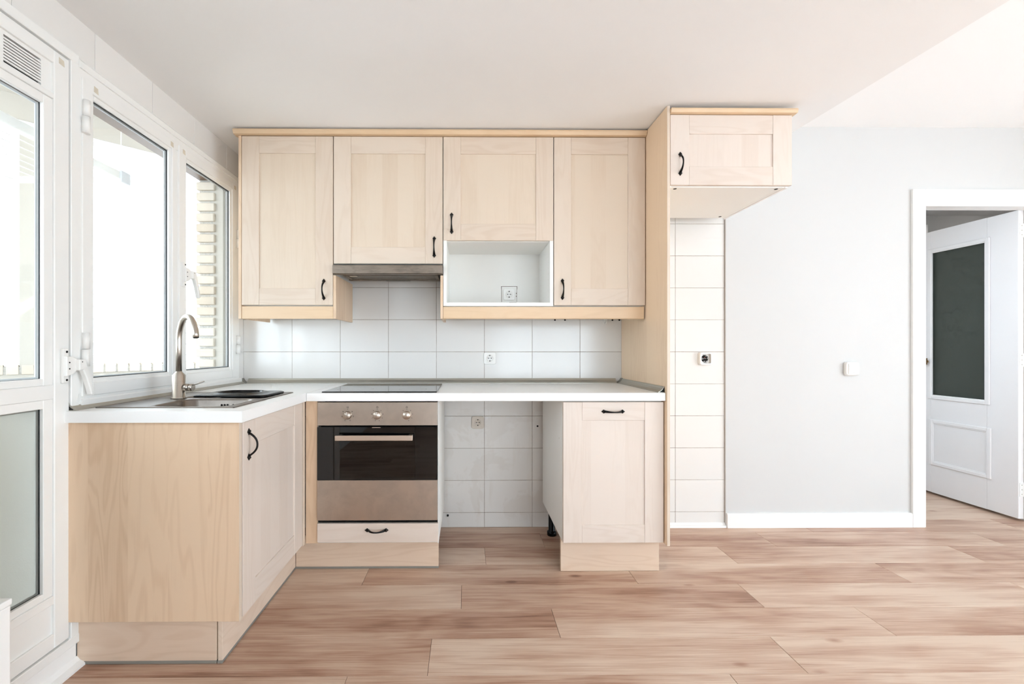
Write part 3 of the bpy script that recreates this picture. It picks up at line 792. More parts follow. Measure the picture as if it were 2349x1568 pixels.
tt = -1.72
b = MB(); gbox(b, -1.75, 1.15, -0.004, 0.10, 0.985, 1.028); b.build('mortar_core', 'mortar', gal)
while tt < 1.1:
    p = GM @ Vector((tt, 0.045, 1.0095 + random.uniform(-0.001, 0.002)))
    place('brick', bme, 'brick', gal, p, (0, 0, ang))
    tt += 0.063
tag(MB().prism([(-4.4, -3.2), (-1.62, -3.2), (-1.62, 1.0), (-2.2, 0.6), (-4.4, -1.6)], 'Z', 2.62, 2.74).build('ceiling_gallery', 'render'), kind='structure')
tag(MB().box(-4.4, -1.62, -3.2, 1.2, -0.15, -0.01).build('floor_gallery', 'gallery_floor'), kind='structure')
tag(MB().box(-4.4, -1.62, -3.3, -3.2, -0.1, 0.95).build('wall_gallery_baffle', 'render'), kind='structure')  # unseen low wall added to limit the daylight in the gallery
# slatted shutter of the building across the light well
sh = struct_empty('wall_shutter', (-2.8, 0.9, 0.0))
zc = 0.95
sl_me = MB().prism([(-0.016, -0.045), (0.004, -0.045), (0.014, 0.035), (0.010, 0.045), (-0.006, 0.045)], 'X', -1.1, 1.3).mesh('slat')
while zc < 1.95:
    place('slat', sl_me, 'slat', sh, GM @ Vector((0.3, 0.75, zc)), (0, 0, ang))
    zc += 0.094

# clothes airer hanging in the gallery
air = thing('clothes_airer', 'white ceiling-hung clothes airer with wires, seen through the window glass', 'clothes airer', (-2.1, -1.1, 1.98))
AY0, AY1 = -1.95, -0.54
for x in (-1.755, -2.45):
    MB().box(x - 0.018, x + 0.018, AY0, AY1, 1.985, 2.025, 0.003).build('side_rail', 'alu_white', air)
for y in (AY0, AY1):
    MB().box(-2.45, -1.74, y - 0.012, y + 0.012, 1.978, 2.006, 0.003).build('end_rail', 'alu_white', air)
for i in range(9):
    x = -1.83 - i * 0.066
    MB().cyl((x, AY0, 1.992), (x, AY1, 1.992), 0.0022, 6).build('wire', 'plastic_white', air)
for x in (-1.755, -2.45):
    for y in (AY0, AY1):
        cp = MB().box(x - 0.026, x + 0.026, y - 0.032, y + 0.032, 1.972, 2.032, 0.004).build('corner_cap', 'slat', air)
        MB().cyl((x, y, 2.03), (x, y, 2.62), 0.0018, 6).build('cord', 'plastic_white', cp)

# ================================================================= CABINET PARTS
# one iron bow handle, modelled upright, mounted on local y = 0 and standing out towards -y
def handle_mesh():
    L = 0.116
    b = MB()
    for sgn in (-1, 1):
        zc = sgn * (L / 2 - 0.0115)
        bb = bmesh.new()
        pts = [(0, 0.0125), (0.0100, 0.0), (0, -0.0125), (-0.0100, 0.0)]
        base = [bb.verts.new((u, 0.0, zc + w)) for u, w in pts]
        mid = [bb.verts.new((u, -0.0028, zc + w)) for u, w in pts]
        top = [bb.verts.new((u * 0.45, -0.0062, zc + w * 0.45)) for u, w in pts]
        bb.faces.new(base); bb.faces.new(top)
        for A, B in ((base, mid), (mid, top)):
            for k in range(4): bb.faces.new((A[k], A[(k + 1) % 4], B[(k + 1) % 4], B[k]))
        b._merge(bb)
        b.lathe([(0.0046, 0.005), (0.0042, 0.0075), (0.0025, 0.009), (0.0, 0.0095)], (0, 0, zc + sgn * 0.002), '-Y', 10)
    N = 18
    path, rad = [], []
    for i in range(N + 1):
        a = -1 + 2 * i / N
        z = a * (L / 2 - 0.0165)
        y = -0.0035 - 0.029 * (1 - abs(a) ** 2.3)
        path.append((0, y, z)); w = 0.0034 + 0.0036 * abs(a) ** 1.8
        rad.append((w, 0.0036))
    b.tube(path, rad, 10, up=(1, 0, 0))
    return b.mesh('handle')
HANDLE = handle_mesh(); HANDLE.materials.append(M['iron'])
def handle(parent, loc, facing='-Y', horiz=False):
    rot = (0, R(90) if horiz else 0, 0) if facing == '-Y' else (0, 0, R(90))
    return place('handle', HANDLE, None, parent, loc, rot)

def shaker(parent, u0, u1, z0, z1, face, facing='-Y', sw=0.094, top=0.093, bot=0.091, th=0.019, hpos=None, horiz=False, fin='pale'):
    """framed door: recessed field, two stiles, two rails, iron handle"""
    B = 0.0012
    def bx(name, a0, a1, c0, c1, f0, f1, mat, par, bev=B):
        b = MB()
        if facing == '-Y': b.box(a0, a1, face + f0, face + f1, c0, c1, bev)
        else: b.box(face - f1, face - f0, a0, a1, c0, c1, bev)
        return b.build(name, mat, par)
    d = bx('door', u0 + sw - 0.006, u1 - sw + 0.006, z0 + bot - 0.006, z1 - top + 0.006, 0.0062, th - 0.003, fin + '_panel', parent, 0.0)
    bx('stile', u0, u0 + sw, z0, z1, 0.0, th, fin + '_v', d); bx('stile', u1 - sw, u1, z0, z1, 0.0, th, fin + '_v', d)
    rm = fin + ('_x' if facing == '-Y' else '_y')
    bx('rail', u0 + sw + 0.0003, u1 - sw - 0.0003, z1 - top, z1, 0.0006, th, rm, d); bx('rail', u0 + sw + 0.0003, u1 - sw - 0.0003, z0, z0 + bot, 0.0006, th, rm, d)
    if hpos:
        loc = (hpos[0], face, hpos[1]) if facing == '-Y' else (face, hpos[0], hpos[1])
        handle(d, loc, facing, horiz)
    return d
def carcass(parent, x0, x1, y0, y1, z0, z1, mat='melamine', t=0.016, front_open=True, name='body'):
    """box of boards, open towards -y"""
    b = MB()
    b.box(x0, x0 + t, y0, y1, z0, z1, 0.0008).box(x1 - t, x1, y0, y1, z0, z1, 0.0008)
    b.box(x0 + t, x1 - t, y0, y1, z0, z0 + t, 0.0008).box(x0 + t, x1 - t, y0, y1, z1 - t, z1, 0.0008)
    b.box(x0 + t, x1 - t, y1 - 0.006, y1, z0 + t, z1 - t)
    return b.build(name, mat, parent)

# ---------------------------------------------------------------- wall cabinets
UF, UB = -0.385, -0.032        # face of the doors, back of the carcass
UZ0, UZ1 = 1.372, 2.294
def wall_cab(x0, x1, z0, z1, label, hpos):
    c = thing('wall_cabinet', label, 'cabinet', ((x0 + x1) / 2, UB, z0), 'birch wall cabinets over the worktop')
    carcass(c, x0 + 0.001, x1 - 0.001, UF + 0.021, UB, z0, z1)
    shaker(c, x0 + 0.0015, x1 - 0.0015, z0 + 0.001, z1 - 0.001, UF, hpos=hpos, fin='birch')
    return c
wall_cab(-1.226, -0.728, UZ0, UZ1, 'tall birch wall cabinet next to the kitchen window, left of the extractor hood', (-0.778, 1.457))
wall_cab(-0.726, -0.129, 1.598, UZ1, 'birch wall cabinet directly above the extractor hood', (-0.176, 1.690))
wall_cab(0.479, 0.983, UZ0, UZ1, 'tall birch wall cabinet against the tall side panel, right of the open niche', (0.526, 1.460))
c = thing('wall_cabinet', 'birch wall cabinet with an open white niche and socket below its door', 'cabinet', (0.176, UB, UZ0), 'birch wall cabinets over the worktop')
x0, x1 = -0.127, 0.477
b = MB()
b.box(x0, x0 + 0.019, UF + 0.004, UB, UZ0 - 0.004, UZ1, 0.0008).box(x1 - 0.019, x1, UF + 0.004, UB, UZ0 - 0.004, UZ1, 0.0008)
for z0, z1 in ((UZ0 - 0.004, UZ0 + 0.016), (1.724, 1.742), (UZ1 - 0.016, UZ1)): b.box(x0 + 0.019, x1 - 0.019, UF + 0.004 if z0 < 1.5 else UF + 0.022, UB, z0, z1, 0.0008)
b.box(x0 + 0.019, x1 - 0.019, UB - 0.006, UB, UZ0 + 0.016, UZ1 - 0.016)
b.build('body', 'melamine', c)
ph = MB()
for i in range(8):
    for y in (-0.33, -0.09):
        ph.cyl((x1 - 0.0190, y, 1.425 + i * 0.032), (x1 - 0.0194, y, 1.425 + i * 0.032), 0.0022, 8)
tag(ph.build('peg_holes', 'plastic_aged', c), kind='stuff')
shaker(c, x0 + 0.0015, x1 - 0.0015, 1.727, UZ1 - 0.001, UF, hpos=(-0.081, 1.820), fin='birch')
# ragged cut-out around the socket in the niche back
nx, nz, ny = 0.2685, 1.4765, UB - 0.006
b = MB()
segs = [(-0.052, -0.044, 0.048, 0.0028), (-0.044, 0.02, 0.049, 0.0024), (0.02, 0.049, 0.049, 0.0022)]
for u0, u1, w, t in segs: b.box(nx + u0, nx + u1, ny - 0.0008, ny, nz + w - t, nz + w)
for u0, u1, w, t in ((-0.05, -0.01, -0.055, 0.002), (0.0, 0.045, -0.053, 0.0016)): b.box(nx + u0, nx + u1, ny - 0.0008, ny, nz + w, nz + w + t)
for z0, z1, u, t in ((-0.05, 0.03, -0.049, 0.0024), (0.03, 0.046, -0.051, 0.003), (-0.05, 0.03, 0.046, 0.0016), (0.0, 0.008, 0.043, 0.004), (-0.018, -0.010, 0.043, 0.004), (0.03, 0.048, 0.047, 0.003)):
    b.box(nx + u, nx + u + t, ny - 0.0008, ny, nz + z0, nz + z1)
b.build('cutout_edge', 'burn_brown', c)

# cover panels, light pelmets and cornice
def panel(name, label, cat, x0, x1, y0, y1, z0, z1, mat, bev=0.0012):
    cx_, cy_ = (x0 + x1) / 2, (y0 + y1) / 2
    o = MB().box(x0 - cx_, x1 - cx_, y0 - cy_, y1 - cy_, 0, z1 - z0, bev).build(name, mat)
    o.location = (cx_, cy_, z0)
    return tag(o, label, cat)
panel('cover_panel', 'birch side panel of the wall cabinets on the window side', 'panel', -1.2425, -1.2275, -0.384, -0.030, 1.298, 2.296, 'foil_v')
panel('cover_panel', 'short birch board below the hood, on its window side', 'panel', -0.7275, -0.7125, -0.384, -0.034, 1.298, 1.536, 'foil_v')
panel('cover_panel', 'short birch board below the hood, beside the white niche', 'panel', -0.1425, -0.1285, -0.384, -0.034, 1.298, 1.536, 'foil_v')
panel('tall_side_panel', 'tall birch side panel from near floor to ceiling beside the worktop', 'panel', 0.9855, 0.9995, -0.6390, -0.004, 0.166, 2.327, 'foil_tall')
MB().box(0.9857, 0.9993, -0.6402, -0.6388, 0.1665, 2.3265).build('edge_band', 'birch_v', bpy.data.objects['tall_side_panel'])
panel('pelmet', 'short birch light pelmet under the cabinet next to the window', 'pelmet', -1.2265, -0.7290, -0.381, -0.363, 1.298, 1.366, 'foil_x')
pl = MB().prism([(-0.381, 1.302), (-0.377, 1.298), (-0.363, 1.298), (-0.363, 1.364), (-0.381, 1.364)], 'X', -0.127, 0.976)
tag(pl.build('pelmet', 'foil_x'), 'long birch light pelmet under the niche and the cabinet beside the tall panel', 'pelmet')
cm = MB()
prof = [(-0.383, 2.2965), (-0.402, 2.2985), (-0.410, 2.314), (-0.408, 2.3225), (-0.362, 2.3225), (-0.362, 2.2965)]
cm.prism(prof, 'X', -1.262, 0.984)
cm.prism([(-1.2435 + (y + 0.383) * 0.9, z) for y, z in prof], 'Y', -0.385, -0.03)
tag(cm.build('cornice', 'foil_x'), 'long birch cornice along the top of the wall cabinets', 'cornice')

# top cabinet standing out beside the tall panel
c = thing('top_cabinet', 'deep birch cabinet high under the ceiling, alone beside the tall panel', 'cabinet', (1.305, -0.11, 1.936))
carcass(c, 1.0025, 1.586, -0.614, -0.105, 1.936, 2.284)
MB().box(1.587, 1.6005, -0.614, -0.085, 1.934, 2.284, 0.001).build('side_cover', 'gloss_white', c)
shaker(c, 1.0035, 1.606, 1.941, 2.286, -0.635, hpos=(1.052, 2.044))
for x, y in ((1.045, -0.595), (1.555, -0.595), (1.540, -0.135)):
    MB().cyl((x, y, 1.9352), (x, y, 1.9360), 0.0085, 14).build('screw_cap', 'dark_hole', c)
cm = MB().prism([(-0.633, 2.2885), (-0.652, 2.2900), (-0.657, 2.303), (-0.655, 2.310), (-0.610, 2.310), (-0.610, 2.2885)], 'X', 1.0005, 1.622)
tag(cm.build('cornice', 'foil_x'), 'short birch cornice on top of the deep cabinet beside the tall panel', 'cornice')

# ---------------------------------------------------------------- extractor hood
hd = thing('extractor_hood', 'slim stained steel extractor hood above the hob', 'hood', (-0.43, -0.2, 1.54))
MB().box(-0.7255, -0.1295, -0.408, -0.372, 1.540, 1.588, 0.003).build('front_strip', 'steel_hood', hd)
b = MB().box(-0.710, -0.145, -0.372, -0.035, 1.556, 1.592, 0.001)
b.build('body', 'hood_dark', hd)
b = MB().box(-0.700, -0.155, -0.368, -0.330, 1.546, 1.556, 0.002).box(-0.700, -0.155, -0.165, -0.140, 1.540, 1.556, 0.002)
b.build('visor_rail', 'steel_hood', hd)
fl_ = MB().ring('Y', -0.690, -0.162, 0.0, 0.145, -0.004, 0.004, (0.018, 0.018, 0.010, 0.010), 0.001)
bmesh.ops.transform(fl_.bm, matrix=Matrix.Translation((0, -0.318, 1.548)) @ Matrix.Rotation(R(-90), 4, 'X'), verts=fl_.bm.verts)
fr_ = fl_.build('filter_frame', 'steel_hood', hd)
MB().box(-0.678, -0.174, -0.312, -0.178, 1.5485, 1.5505).build('filter_mesh', 'hood_filter', fr_)
MB().box(-0.480, -0.335, -0.168, -0.142, 1.5385, 1.5405, 0.0005).build('filter_latch', 'hood_filter', hd)
MB().box(-0.665, -0.625, -0.295, -0.262, 1.5465, 1.5485).build('rating_label', 'plastic_aged', hd)
for x in (-0.704, -0.168): MB().box(x, x + 0.018, -0.350, -0.315, 1.549, 1.556, 0.001).build('hinge_block', 'black_plastic', hd)

# ================================================================= BASE UNITS
WT0, WT1 = 0.877, 0.917
# ---- worktops
SX0, SX1, SY0, SY1 = -1.368, -0.858, -1.155, -0.605     # sink rim
hx0, hx1, hy0, hy1 = SX0 + 0.012, SX1 - 0.012, SY0 + 0.012, SY1 - 0.012
WXL, WXR, WYF = LX + 0.002, -0.786, -1.240
b = MB()
b.box(WXL, hx0, WYF, -0.002, WT0, WT1).box(hx1, WXR, WYF, -0.002, WT0, WT1).box(hx0, hx1, WYF, hy0, WT0, WT1).box(hx0, hx1, hy1, -0.002, WT0, WT1)
bmesh.ops.remove_doubles(b.bm, verts=b.bm.verts, dist=1e-5)
b.bm.faces.ensure_lookup_table()
wl = b.build('worktop', 'worktop')
tag(wl, 'white laminate worktop holding the steel sink, along the window wall', 'worktop')
wr = MB().box(-0.7845, 0.9835, -0.628, -0.002, WT0, WT1, 0.0025, 2).build('worktop', 'worktop')
tag(wr, 'long white laminate worktop holding the hob, along the tiled wall', 'worktop')

# ---- aluminium upstand strips with plastic corners
def strip_prof(s):
    return [(0.0, 0.0), (0.030 * s, 0.0), (0.030 * s, 0.003), (0.017 * s, 0.010), (0.008 * s, 0.020), (0.004 * s, 0.029), (0.0, 0.030)]
st = MB().prism([(WXL + u, WT1 + w) for u, w in strip_prof(1)], 'Y', -1.222, -0.034)
us = thing('upstand_strip', 'aluminium sealing strip along the window side of the worktop', 'trim strip', (WXL, -0.6, WT1))
st.build('profile', 'alu', us)
MB().prism([(WXL + u * 1.1, WT1 + w * 1.08) for u, w in strip_prof(1)], 'Y', -0.036, -0.001).build('corner_piece', 'grey_plastic', us)
MB().prism([(WXL + u * 0.72, WT1 + 0.002 + w * 0.75) for u, w in strip_prof(1)], 'Y', -1.2235, -1.2215).build('hollow_end', 'dark_hole', us)
us = thing('upstand_strip', 'aluminium sealing strip along the foot of the tiled wall behind the hob', 'trim strip', (-0.2, -0.002, WT1))
MB().prism([(-0.001 - u, WT1 + w) for u, w in strip_prof(1)], 'X', WXL + 0.034, 0.948).build('profile', 'alu', us)
us = thing('upstand_strip', 'aluminium sealing strip along the foot of the tall birch panel', 'trim strip', (0.983, -0.3, WT1))
MB().prism([(0.9835 - u, WT1 + w) for u, w in strip_prof(1)], 'Y', -0.612, -0.036).build('profile', 'alu', us)
MB().prism([(0.9835 - u * 1.1, WT1 + w * 1.08) for u, w in strip_prof(1)], 'Y', -0.036, -0.001).build('corner_piece', 'grey_plastic', us)
MB().prism([(0.9835 - u * 0.72, WT1 + 0.002 + w * 0.75) for u, w in strip_prof(1)], 'Y', -0.6135, -0.6115).build('hollow_end', 'dark_hole', us)

# ---- sink cabinet on the window side
sc = thing('sink_cabinet', 'birch base cabinet under the sink, its plain end panel facing the room', 'cabinet', (-1.1, -0.9, 0.17))
MB().box(-1.404, -0.8035, -1.226, -1.209, 0.172, 0.8765, 0.001).build('end_panel', 'foil_v', sc)
MB().box(-0.8037, -0.8027, -1.2258, -1.2092, 0.1725, 0.8762).build('edge_band', 'birch_v', sc)
b = MB().box(-1.404, -0.824, -1.207, -0.615, 0.172, 0.188).box(-1.404, -1.388, -1.207, -0.615, 0.188, 0.87).box(-1.388, -0.824, -0.631, -0.615, 0.188, 0.87).box(-0.860, -0.824, -1.207, -0.631, 0.84, 0.87)
b.build('body', 'melamine', sc)
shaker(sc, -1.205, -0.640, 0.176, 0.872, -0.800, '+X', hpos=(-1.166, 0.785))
MB().box(-0.826, -0.797, -0.634, -0.612, 0.170, 0.876, 0.001).build('corner_post', 'birch_v', sc)
# ---- oven housing
oc = thing('oven_cabinet', 'birch and white housing around the built-in oven with a shallow drawer below', 'cabinet', (-0.44, -0.3, 0.17))
b = MB().box(-0.7395, -0.7375, -0.590, -0.02, 0.168, 0.874).box(-0.1430, -0.1385, -0.600, -0.02, 0.168, 0.874, 0.0005)
b.box(-0.7375, -0.143, -0.590, -0.02, 0.168, 0.184)
b.build('body', 'melamine', oc)
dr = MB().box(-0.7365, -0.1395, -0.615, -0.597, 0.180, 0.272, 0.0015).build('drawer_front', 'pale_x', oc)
handle(dr, (-0.443, -0.615, 0.240), '-Y', True)
MB().box(-0.797, -0.7385, -0.604, -0.588, 0.170, 0.876, 0.001).build('filler', 'foil_v', oc)
# ---- oven
ov = thing('oven', 'built-in steel and black glass oven with three dials', 'oven', (-0.44, -0.3, 0.275))
OX0, OX1, OF = -0.7365, -0.1435, -0.616
MB().box(OX0 + 0.012, OX1 - 0.012, -0.592, -0.06, 0.285, 0.864).build('body', 'black_plastic', ov)
MB().box(OX0, OX1, OF + 0.004, -0.592, 0.755, 0.871, 0.0015).build('control_panel', 'steel', ov)
# glass door with window
gx0, gx1, gz0, gz1 = -0.624, -0.254, 0.500, 0.700
od = MB()
od.box(OX0, gx0, OF, -0.596, 0.487, 0.749, 0.001).box(gx1, OX1, OF, -0.596, 0.487, 0.749, 0.001)
od.box(gx0, gx1, OF, -0.596, 0.487, gz0).box(gx0, gx1, OF, -0.596, gz1, 0.749)
odo = od.build('door', 'black_glass', ov)
MB().box(gx0, gx1, OF + 0.0005, OF + 0.0045, gz0, gz1).build('window_pane', 'oven_window', odo)
MB().box(OX0, OX1, OF, -0.596, 0.288, 0.486, 0.001).build('lower_panel', 'steel', odo)
MB().box(OX0, OX1, -0.600, -0.590, 0.274, 0.287, 0.001).build('base_vent', 'black_plastic', ov)
hb = MB().box(-0.637, -0.261, -0.660, -0.646, 0.6895, 0.7145, 0.002).box(-0.632, -0.612, -0.648, OF, 0.694, 0.710, 0.001).box(-0.286, -0.266, -0.648, OF, 0.694, 0.710, 0.001)
hb.build('handle', 'handle_steel', odo)
MB().box(-0.466, -0.424, OF - 0.0004, OF, 0.7445, 0.7475).build('latch_plate', 'handle_steel', odo)
for i, (kx, ka) in enumerate(((-0.587, 0), (-0.441, 0), (-0.295, 48))):
    kz = 0.807; ky = OF + 0.004
    kn = MB().lathe([(0.0205, 0.0), (0.0205, 0.003), (0.0195, 0.004), (0.0190, 0.020), (0.0180, 0.0225), (0.0, 0.0225)], (kx, ky, kz), '-Y', 28).build('dial', 'steel', ov)
    pm = MB().box(-0.0011, 0.0011, -0.0005, 0.0005, 0.001, 0.0175)
    bmesh.ops.transform(pm.bm, matrix=Matrix.Translation((kx, ky - 0.0228, kz)) @ Matrix.Rotation(R(ka), 4, 'Y'), verts=pm.bm.verts)
    pm.build('pointer', 'plastic_white', kn)
    mk = MB()
    n_m = 9 if i else 7
    for j in range(n_m):
        a = R(90 - j * 360 / n_m)
        if j == 0: continue
        if i == 2 and j in (5, 6, 7): continue
        cx_, cz_ = kx + 0.0285 * math.cos(a), kz + 0.0285 * math.sin(a)
        if i == 0:
            mk.ring('Y', cx_ - 0.0028, cx_ + 0.0028, cz_ - 0.0028, cz_ + 0.0028, ky - 0.0006, ky, (0.0009,) * 4, 0)
        else:
            mb2 = MB().box(-0.0026, 0.0026, -0.0006, 0, -0.0009, 0.0009)
            bmesh.ops.transform(mb2.bm, matrix=Matrix.Translation((cx_, ky, cz_)) @ Matrix.Rotation(-a, 4, 'Y'), verts=mb2.bm.verts)
            mk._merge(mb2.bm)
    # symbol over each dial: square with cross, clock, thermostat ring
    cz_ = kz + 0.0385
    if i == 0:
        mk.ring('Y', kx - 0.0045, kx + 0.0045, cz_ - 0.0045, cz_ + 0.0045, ky - 0.0006, ky, (0.001,) * 4, 0).box(kx - 0.0008, kx + 0.0008, ky - 0.0006, ky, cz_ - 0.002, cz_ + 0.002)
    else:
        for j in range(14):
            a = 2 * math.pi * j / 14
            mb2 = MB().box(-0.0012, 0.0012, -0.0006, 0, -0.0006, 0.0006)
            bmesh.ops.transform(mb2.bm, matrix=Matrix.Translation((kx + 0.0045 * math.cos(a), ky, cz_ + 0.0045 * math.sin(a))) @ Matrix.Rotation(-a + R(90), 4, 'Y'), verts=mb2.bm.verts)
            mk._merge(mb2.bm)
        mk.box(kx - 0.0006, kx + 0.0006, ky - 0.0006, ky, cz_, cz_ + 0.004)
        if i == 1: mk.box(kx, kx + 0.003, ky - 0.0006, ky, cz_ - 0.0006, cz_ + 0.0006)
        else: mk.box(kx - 0.0025, kx + 0.0025, ky - 0.0006, ky, cz_ - 0.0005, cz_ + 0.0005)
    mk.cyl((kx, ky - 0.0006, kz + 0.0285), (kx, ky, kz + 0.0285), 0.0016, 8)
    mk.build('dial_marks', 'mark', ov)
# cavity shelf inside the oven
b = MB().cyl((gx0 - 0.01, -0.594, 0.604), (gx1 + 0.01, -0.594, 0.604), 0.0016, 8)
b.build('rack_rail', 'handle_steel', ov)

# ---- appliance cabinet at the right end
rc = thing('base_cabinet', 'birch base cabinet with a pull-out front, beside the empty appliance gap', 'cabinet', (0.73, -0.3, 0.17))
carcass(rc, 0.480, 0.979, -0.588, -0.03, 0.170, 0.872)
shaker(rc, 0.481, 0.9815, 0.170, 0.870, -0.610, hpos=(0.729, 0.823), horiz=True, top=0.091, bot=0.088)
for x, y in ((0.565, -0.46), (0.520, -0.115), (0.93, -0.46), (0.93, -0.115)):
    MB().lathe([(0.0, 0.0), (0.028, 0.0), (0.028, 0.022), (0.023, 0.026), (0.020, 0.03), (0.020, 0.170)], (x, y, 0.0), 'Z', 18).build('leg', 'black_plastic', rc)
MB().cyl((0.4795, -0.52, 0.672), (0.4792, -0.52, 0.672), 0.0045, 10).build('hole', 'plastic_aged', rc)

# ---- plinths
def plinth(label, x0, x1, y0, y1, z1, mat, seal=True, seal_side='-Y'):
    t = thing('plinth', label, 'plinth', ((x0 + x1) / 2, (y0 + y1) / 2, 0))
    MB().box(x0, x1, y0, y1, 0.008 if seal else 0.001, z1, 0.001).build('board', mat, t)
    if seal: MB().box(x0 - 0.001, x1 + 0.001, y0 - 0.003, y1 + 0.003, 0.0, 0.010, 0.001).build('seal_strip', 'grey_plastic', t)
    return t
plinth('birch plinth board under the end panel of the sink cabinet', -1.404, -0.9035, -1.190, -1.174, 0.170, 'plinth_x')
plinth('long birch plinth board under the door of the sink cabinet', -0.8985, -0.8820, -1.190, -0.512, 0.170, 'plinth_y')
plinth('birch plinth board below the oven drawer', -0.8805, -0.1445, -0.512, -0.496, 0.168, 'plinth_x')
plinth('birch plinth board under the base cabinet beside the appliance gap', 0.4805, 0.984, -0.552, -0.536, 0.166, 'plinth_x', False)

# ================================================================= SINK, TAP, HOB
sk = thing('sink', 'inset stainless steel sink with one large bowl, set in the window worktop', 'sink', (-1.11, -0.88, WT1))
RZ = WT1 + 0.004
bx0, bx1, by0, by1 = -1.190, -0.905, -1.125, -0.895        # main bowl
tx0, tx1, ty0, ty1 = -1.250, -0.900, -0.850, -0.645        # half bowl (under the tray)
def rrect(x0, x1, y0, y1, r, n=6):
    out = []
    for cx_, cy_, a0 in ((x1 - r, y1 - r, 0), (x0 + r, y1 - r, 90), (x0 + r, y0 + r, 180), (x1 - r, y0 + r, 270)):
        for i in range(n + 1):
            a = R(a0 + 90 * i / n); out.append((cx_ + r * math.cos(a), cy_ + r * math.sin(a)))
    return out
b = MB(); bm = b.bm
# deck as strips around the two bowls
deck = [(SX0 + 0.004, bx0 - 0.02, SY0 + 0.004, SY1 - 0.004), (bx1 + 0.02, SX1 - 0.004, SY0 + 0.004, SY1 - 0.004)]
xa, xb = SX0 + 0.004, SX1 - 0.004
def quad(x0, x1, y0, y1, z): bm.faces.new([bm.verts.new(p) for p in ((x0, y0, z), (x1, y0, z), (x1, y1, z), (x0, y1, z))])
Zd = RZ - 0.0012
hole1 = (bx0 - 0.012, bx1 + 0.012, by0 - 0.012, by1 + 0.012); hole2 = (tx0 - 0.012, tx1 + 0.012, ty0 - 0.012, ty1 + 0.012)
quad(xa, xb, SY0 + 0.004, hole1[2], Zd); quad(xa, hole1[0], hole1[2], hole1[3], Zd); quad(hole1[1], xb, hole1[2], hole1[3], Zd)
quad(xa, xb, hole1[3], hole2[2], Zd); quad(xa, hole2[0], hole2[2], hole2[3], Zd); quad(hole2[1], xb, hole2[2], hole2[3], Zd); quad(xa, xb, hole2[3], SY1 - 0.004, Zd)
for hole, rad, depth in ((hole1, 0.05, 0.17), (hole2, 0.04, 0.09)):
    loops = []
    sq = rrect(hole[0], hole[1], hole[2], hole[3], 0.0005)
    specs = [(0.0, Zd, None), (0.008, Zd - 0.0005, rad), (0.013, Zd - 0.006, rad), (0.020, Zd - depth * 0.75, rad), (0.040, Zd - depth * 0.97, rad), (0.075, Zd - depth, rad)]
    for inset, z, r_ in specs:
        pts = sq if r_ is None else rrect(hole[0] + inset, hole[1] - inset, hole[2] + inset, hole[3] - inset, max(0.005, r_ - inset * 0.3))
        loops.append([bm.verts.new((x, y, z)) for x, y in pts])
    for A, B in zip(loops[:-1], loops[1:]):
        for k in range(len(A)):
            f = bm.faces.new((A[k], A[(k + 1) % len(A)], B[(k + 1) % len(A)], B[k])); f.smooth = True
    bm.faces.new(loops[-1])
b.build('bowl', 'sink_steel', sk)
rm = MB()
def rimseg(x0, x1, y0, y1): rm.box(x0, x1, y0, y1, WT1 - 0.001, RZ, 0.0012)
rimseg(SX0, SX1, SY0, SY0 + 0.006); rimseg(SX0, SX1, SY1 - 0.006, SY1); rimseg(SX0, SX0 + 0.006, SY0, SY1); rimseg(SX1 - 0.006, SX1, SY0, SY1)
rm.build('rim', 'sink_steel', sk)
for i in range(7):
    x = -1.047 + 0.0125 * i
    if i == 3: continue
    MB().box(x - 0.0025, x + 0.0025, by1 - 0.0065, by1 - 0.0040, 0.868, 0.899).build('overflow_slot', 'dark_hole', sk)
MB().lathe([(0.006, 0.0), (0.006, 0.003), (0.0, 0.005)], (-1.0095, by1 - 0.004, 0.880), '-Y', 12).build('overflow_screw', 'steel_tap', sk)
MB().lathe([(0.0, 0.001), (0.030, 0.001), (0.040, 0.003), (0.044, 0.0)], (-1.05, -1.01, Zd - 0.17), 'Z', 24).build('drain', 'steel_tap', sk)

# black draining tray lying over the half bowl
tr = thing('draining_tray', 'glossy black plastic tray with a raised oval dish, lying on the sink', 'tray', (-1.07, -0.72, RZ))
b = MB(); bm = b.bm
ox0, ox1, oy0, oy1 = -1.215, -0.888, -0.845, -0.618
specs = [(0.0, 0.0, 0.03), (0.0, 0.006, 0.03), (0.006, 0.009, 0.03), (0.018, 0.008, 0.03), (0.030, 0.009, 0.05), (0.036, 0.014, 0.06), (0.041, 0.0155, 0.06), (0.047, 0.013, 0.055), (0.060, -0.03, 0.05), (0.075, -0.035, 0.03)]
loops = []
for ins, h, r_ in specs:
    loops.append([bm.verts.new((x, y, RZ + h)) for x, y in rrect(ox0 + ins * 1.5, ox1 - ins * 1.5, oy0 + ins, oy1 - ins, r_)])
for A, B in zip(loops[:-1], loops[1:]):
    for k in range(len(A)):
        f = bm.faces.new((A[k], A[(k + 1) % len(A)], B[(k + 1) % len(A)], B[k])); f.smooth = True
bm.faces.new(loops[-1]); bm.faces.new(list(reversed(loops[0])))
b.build('tray_body', 'black_plastic', tr)

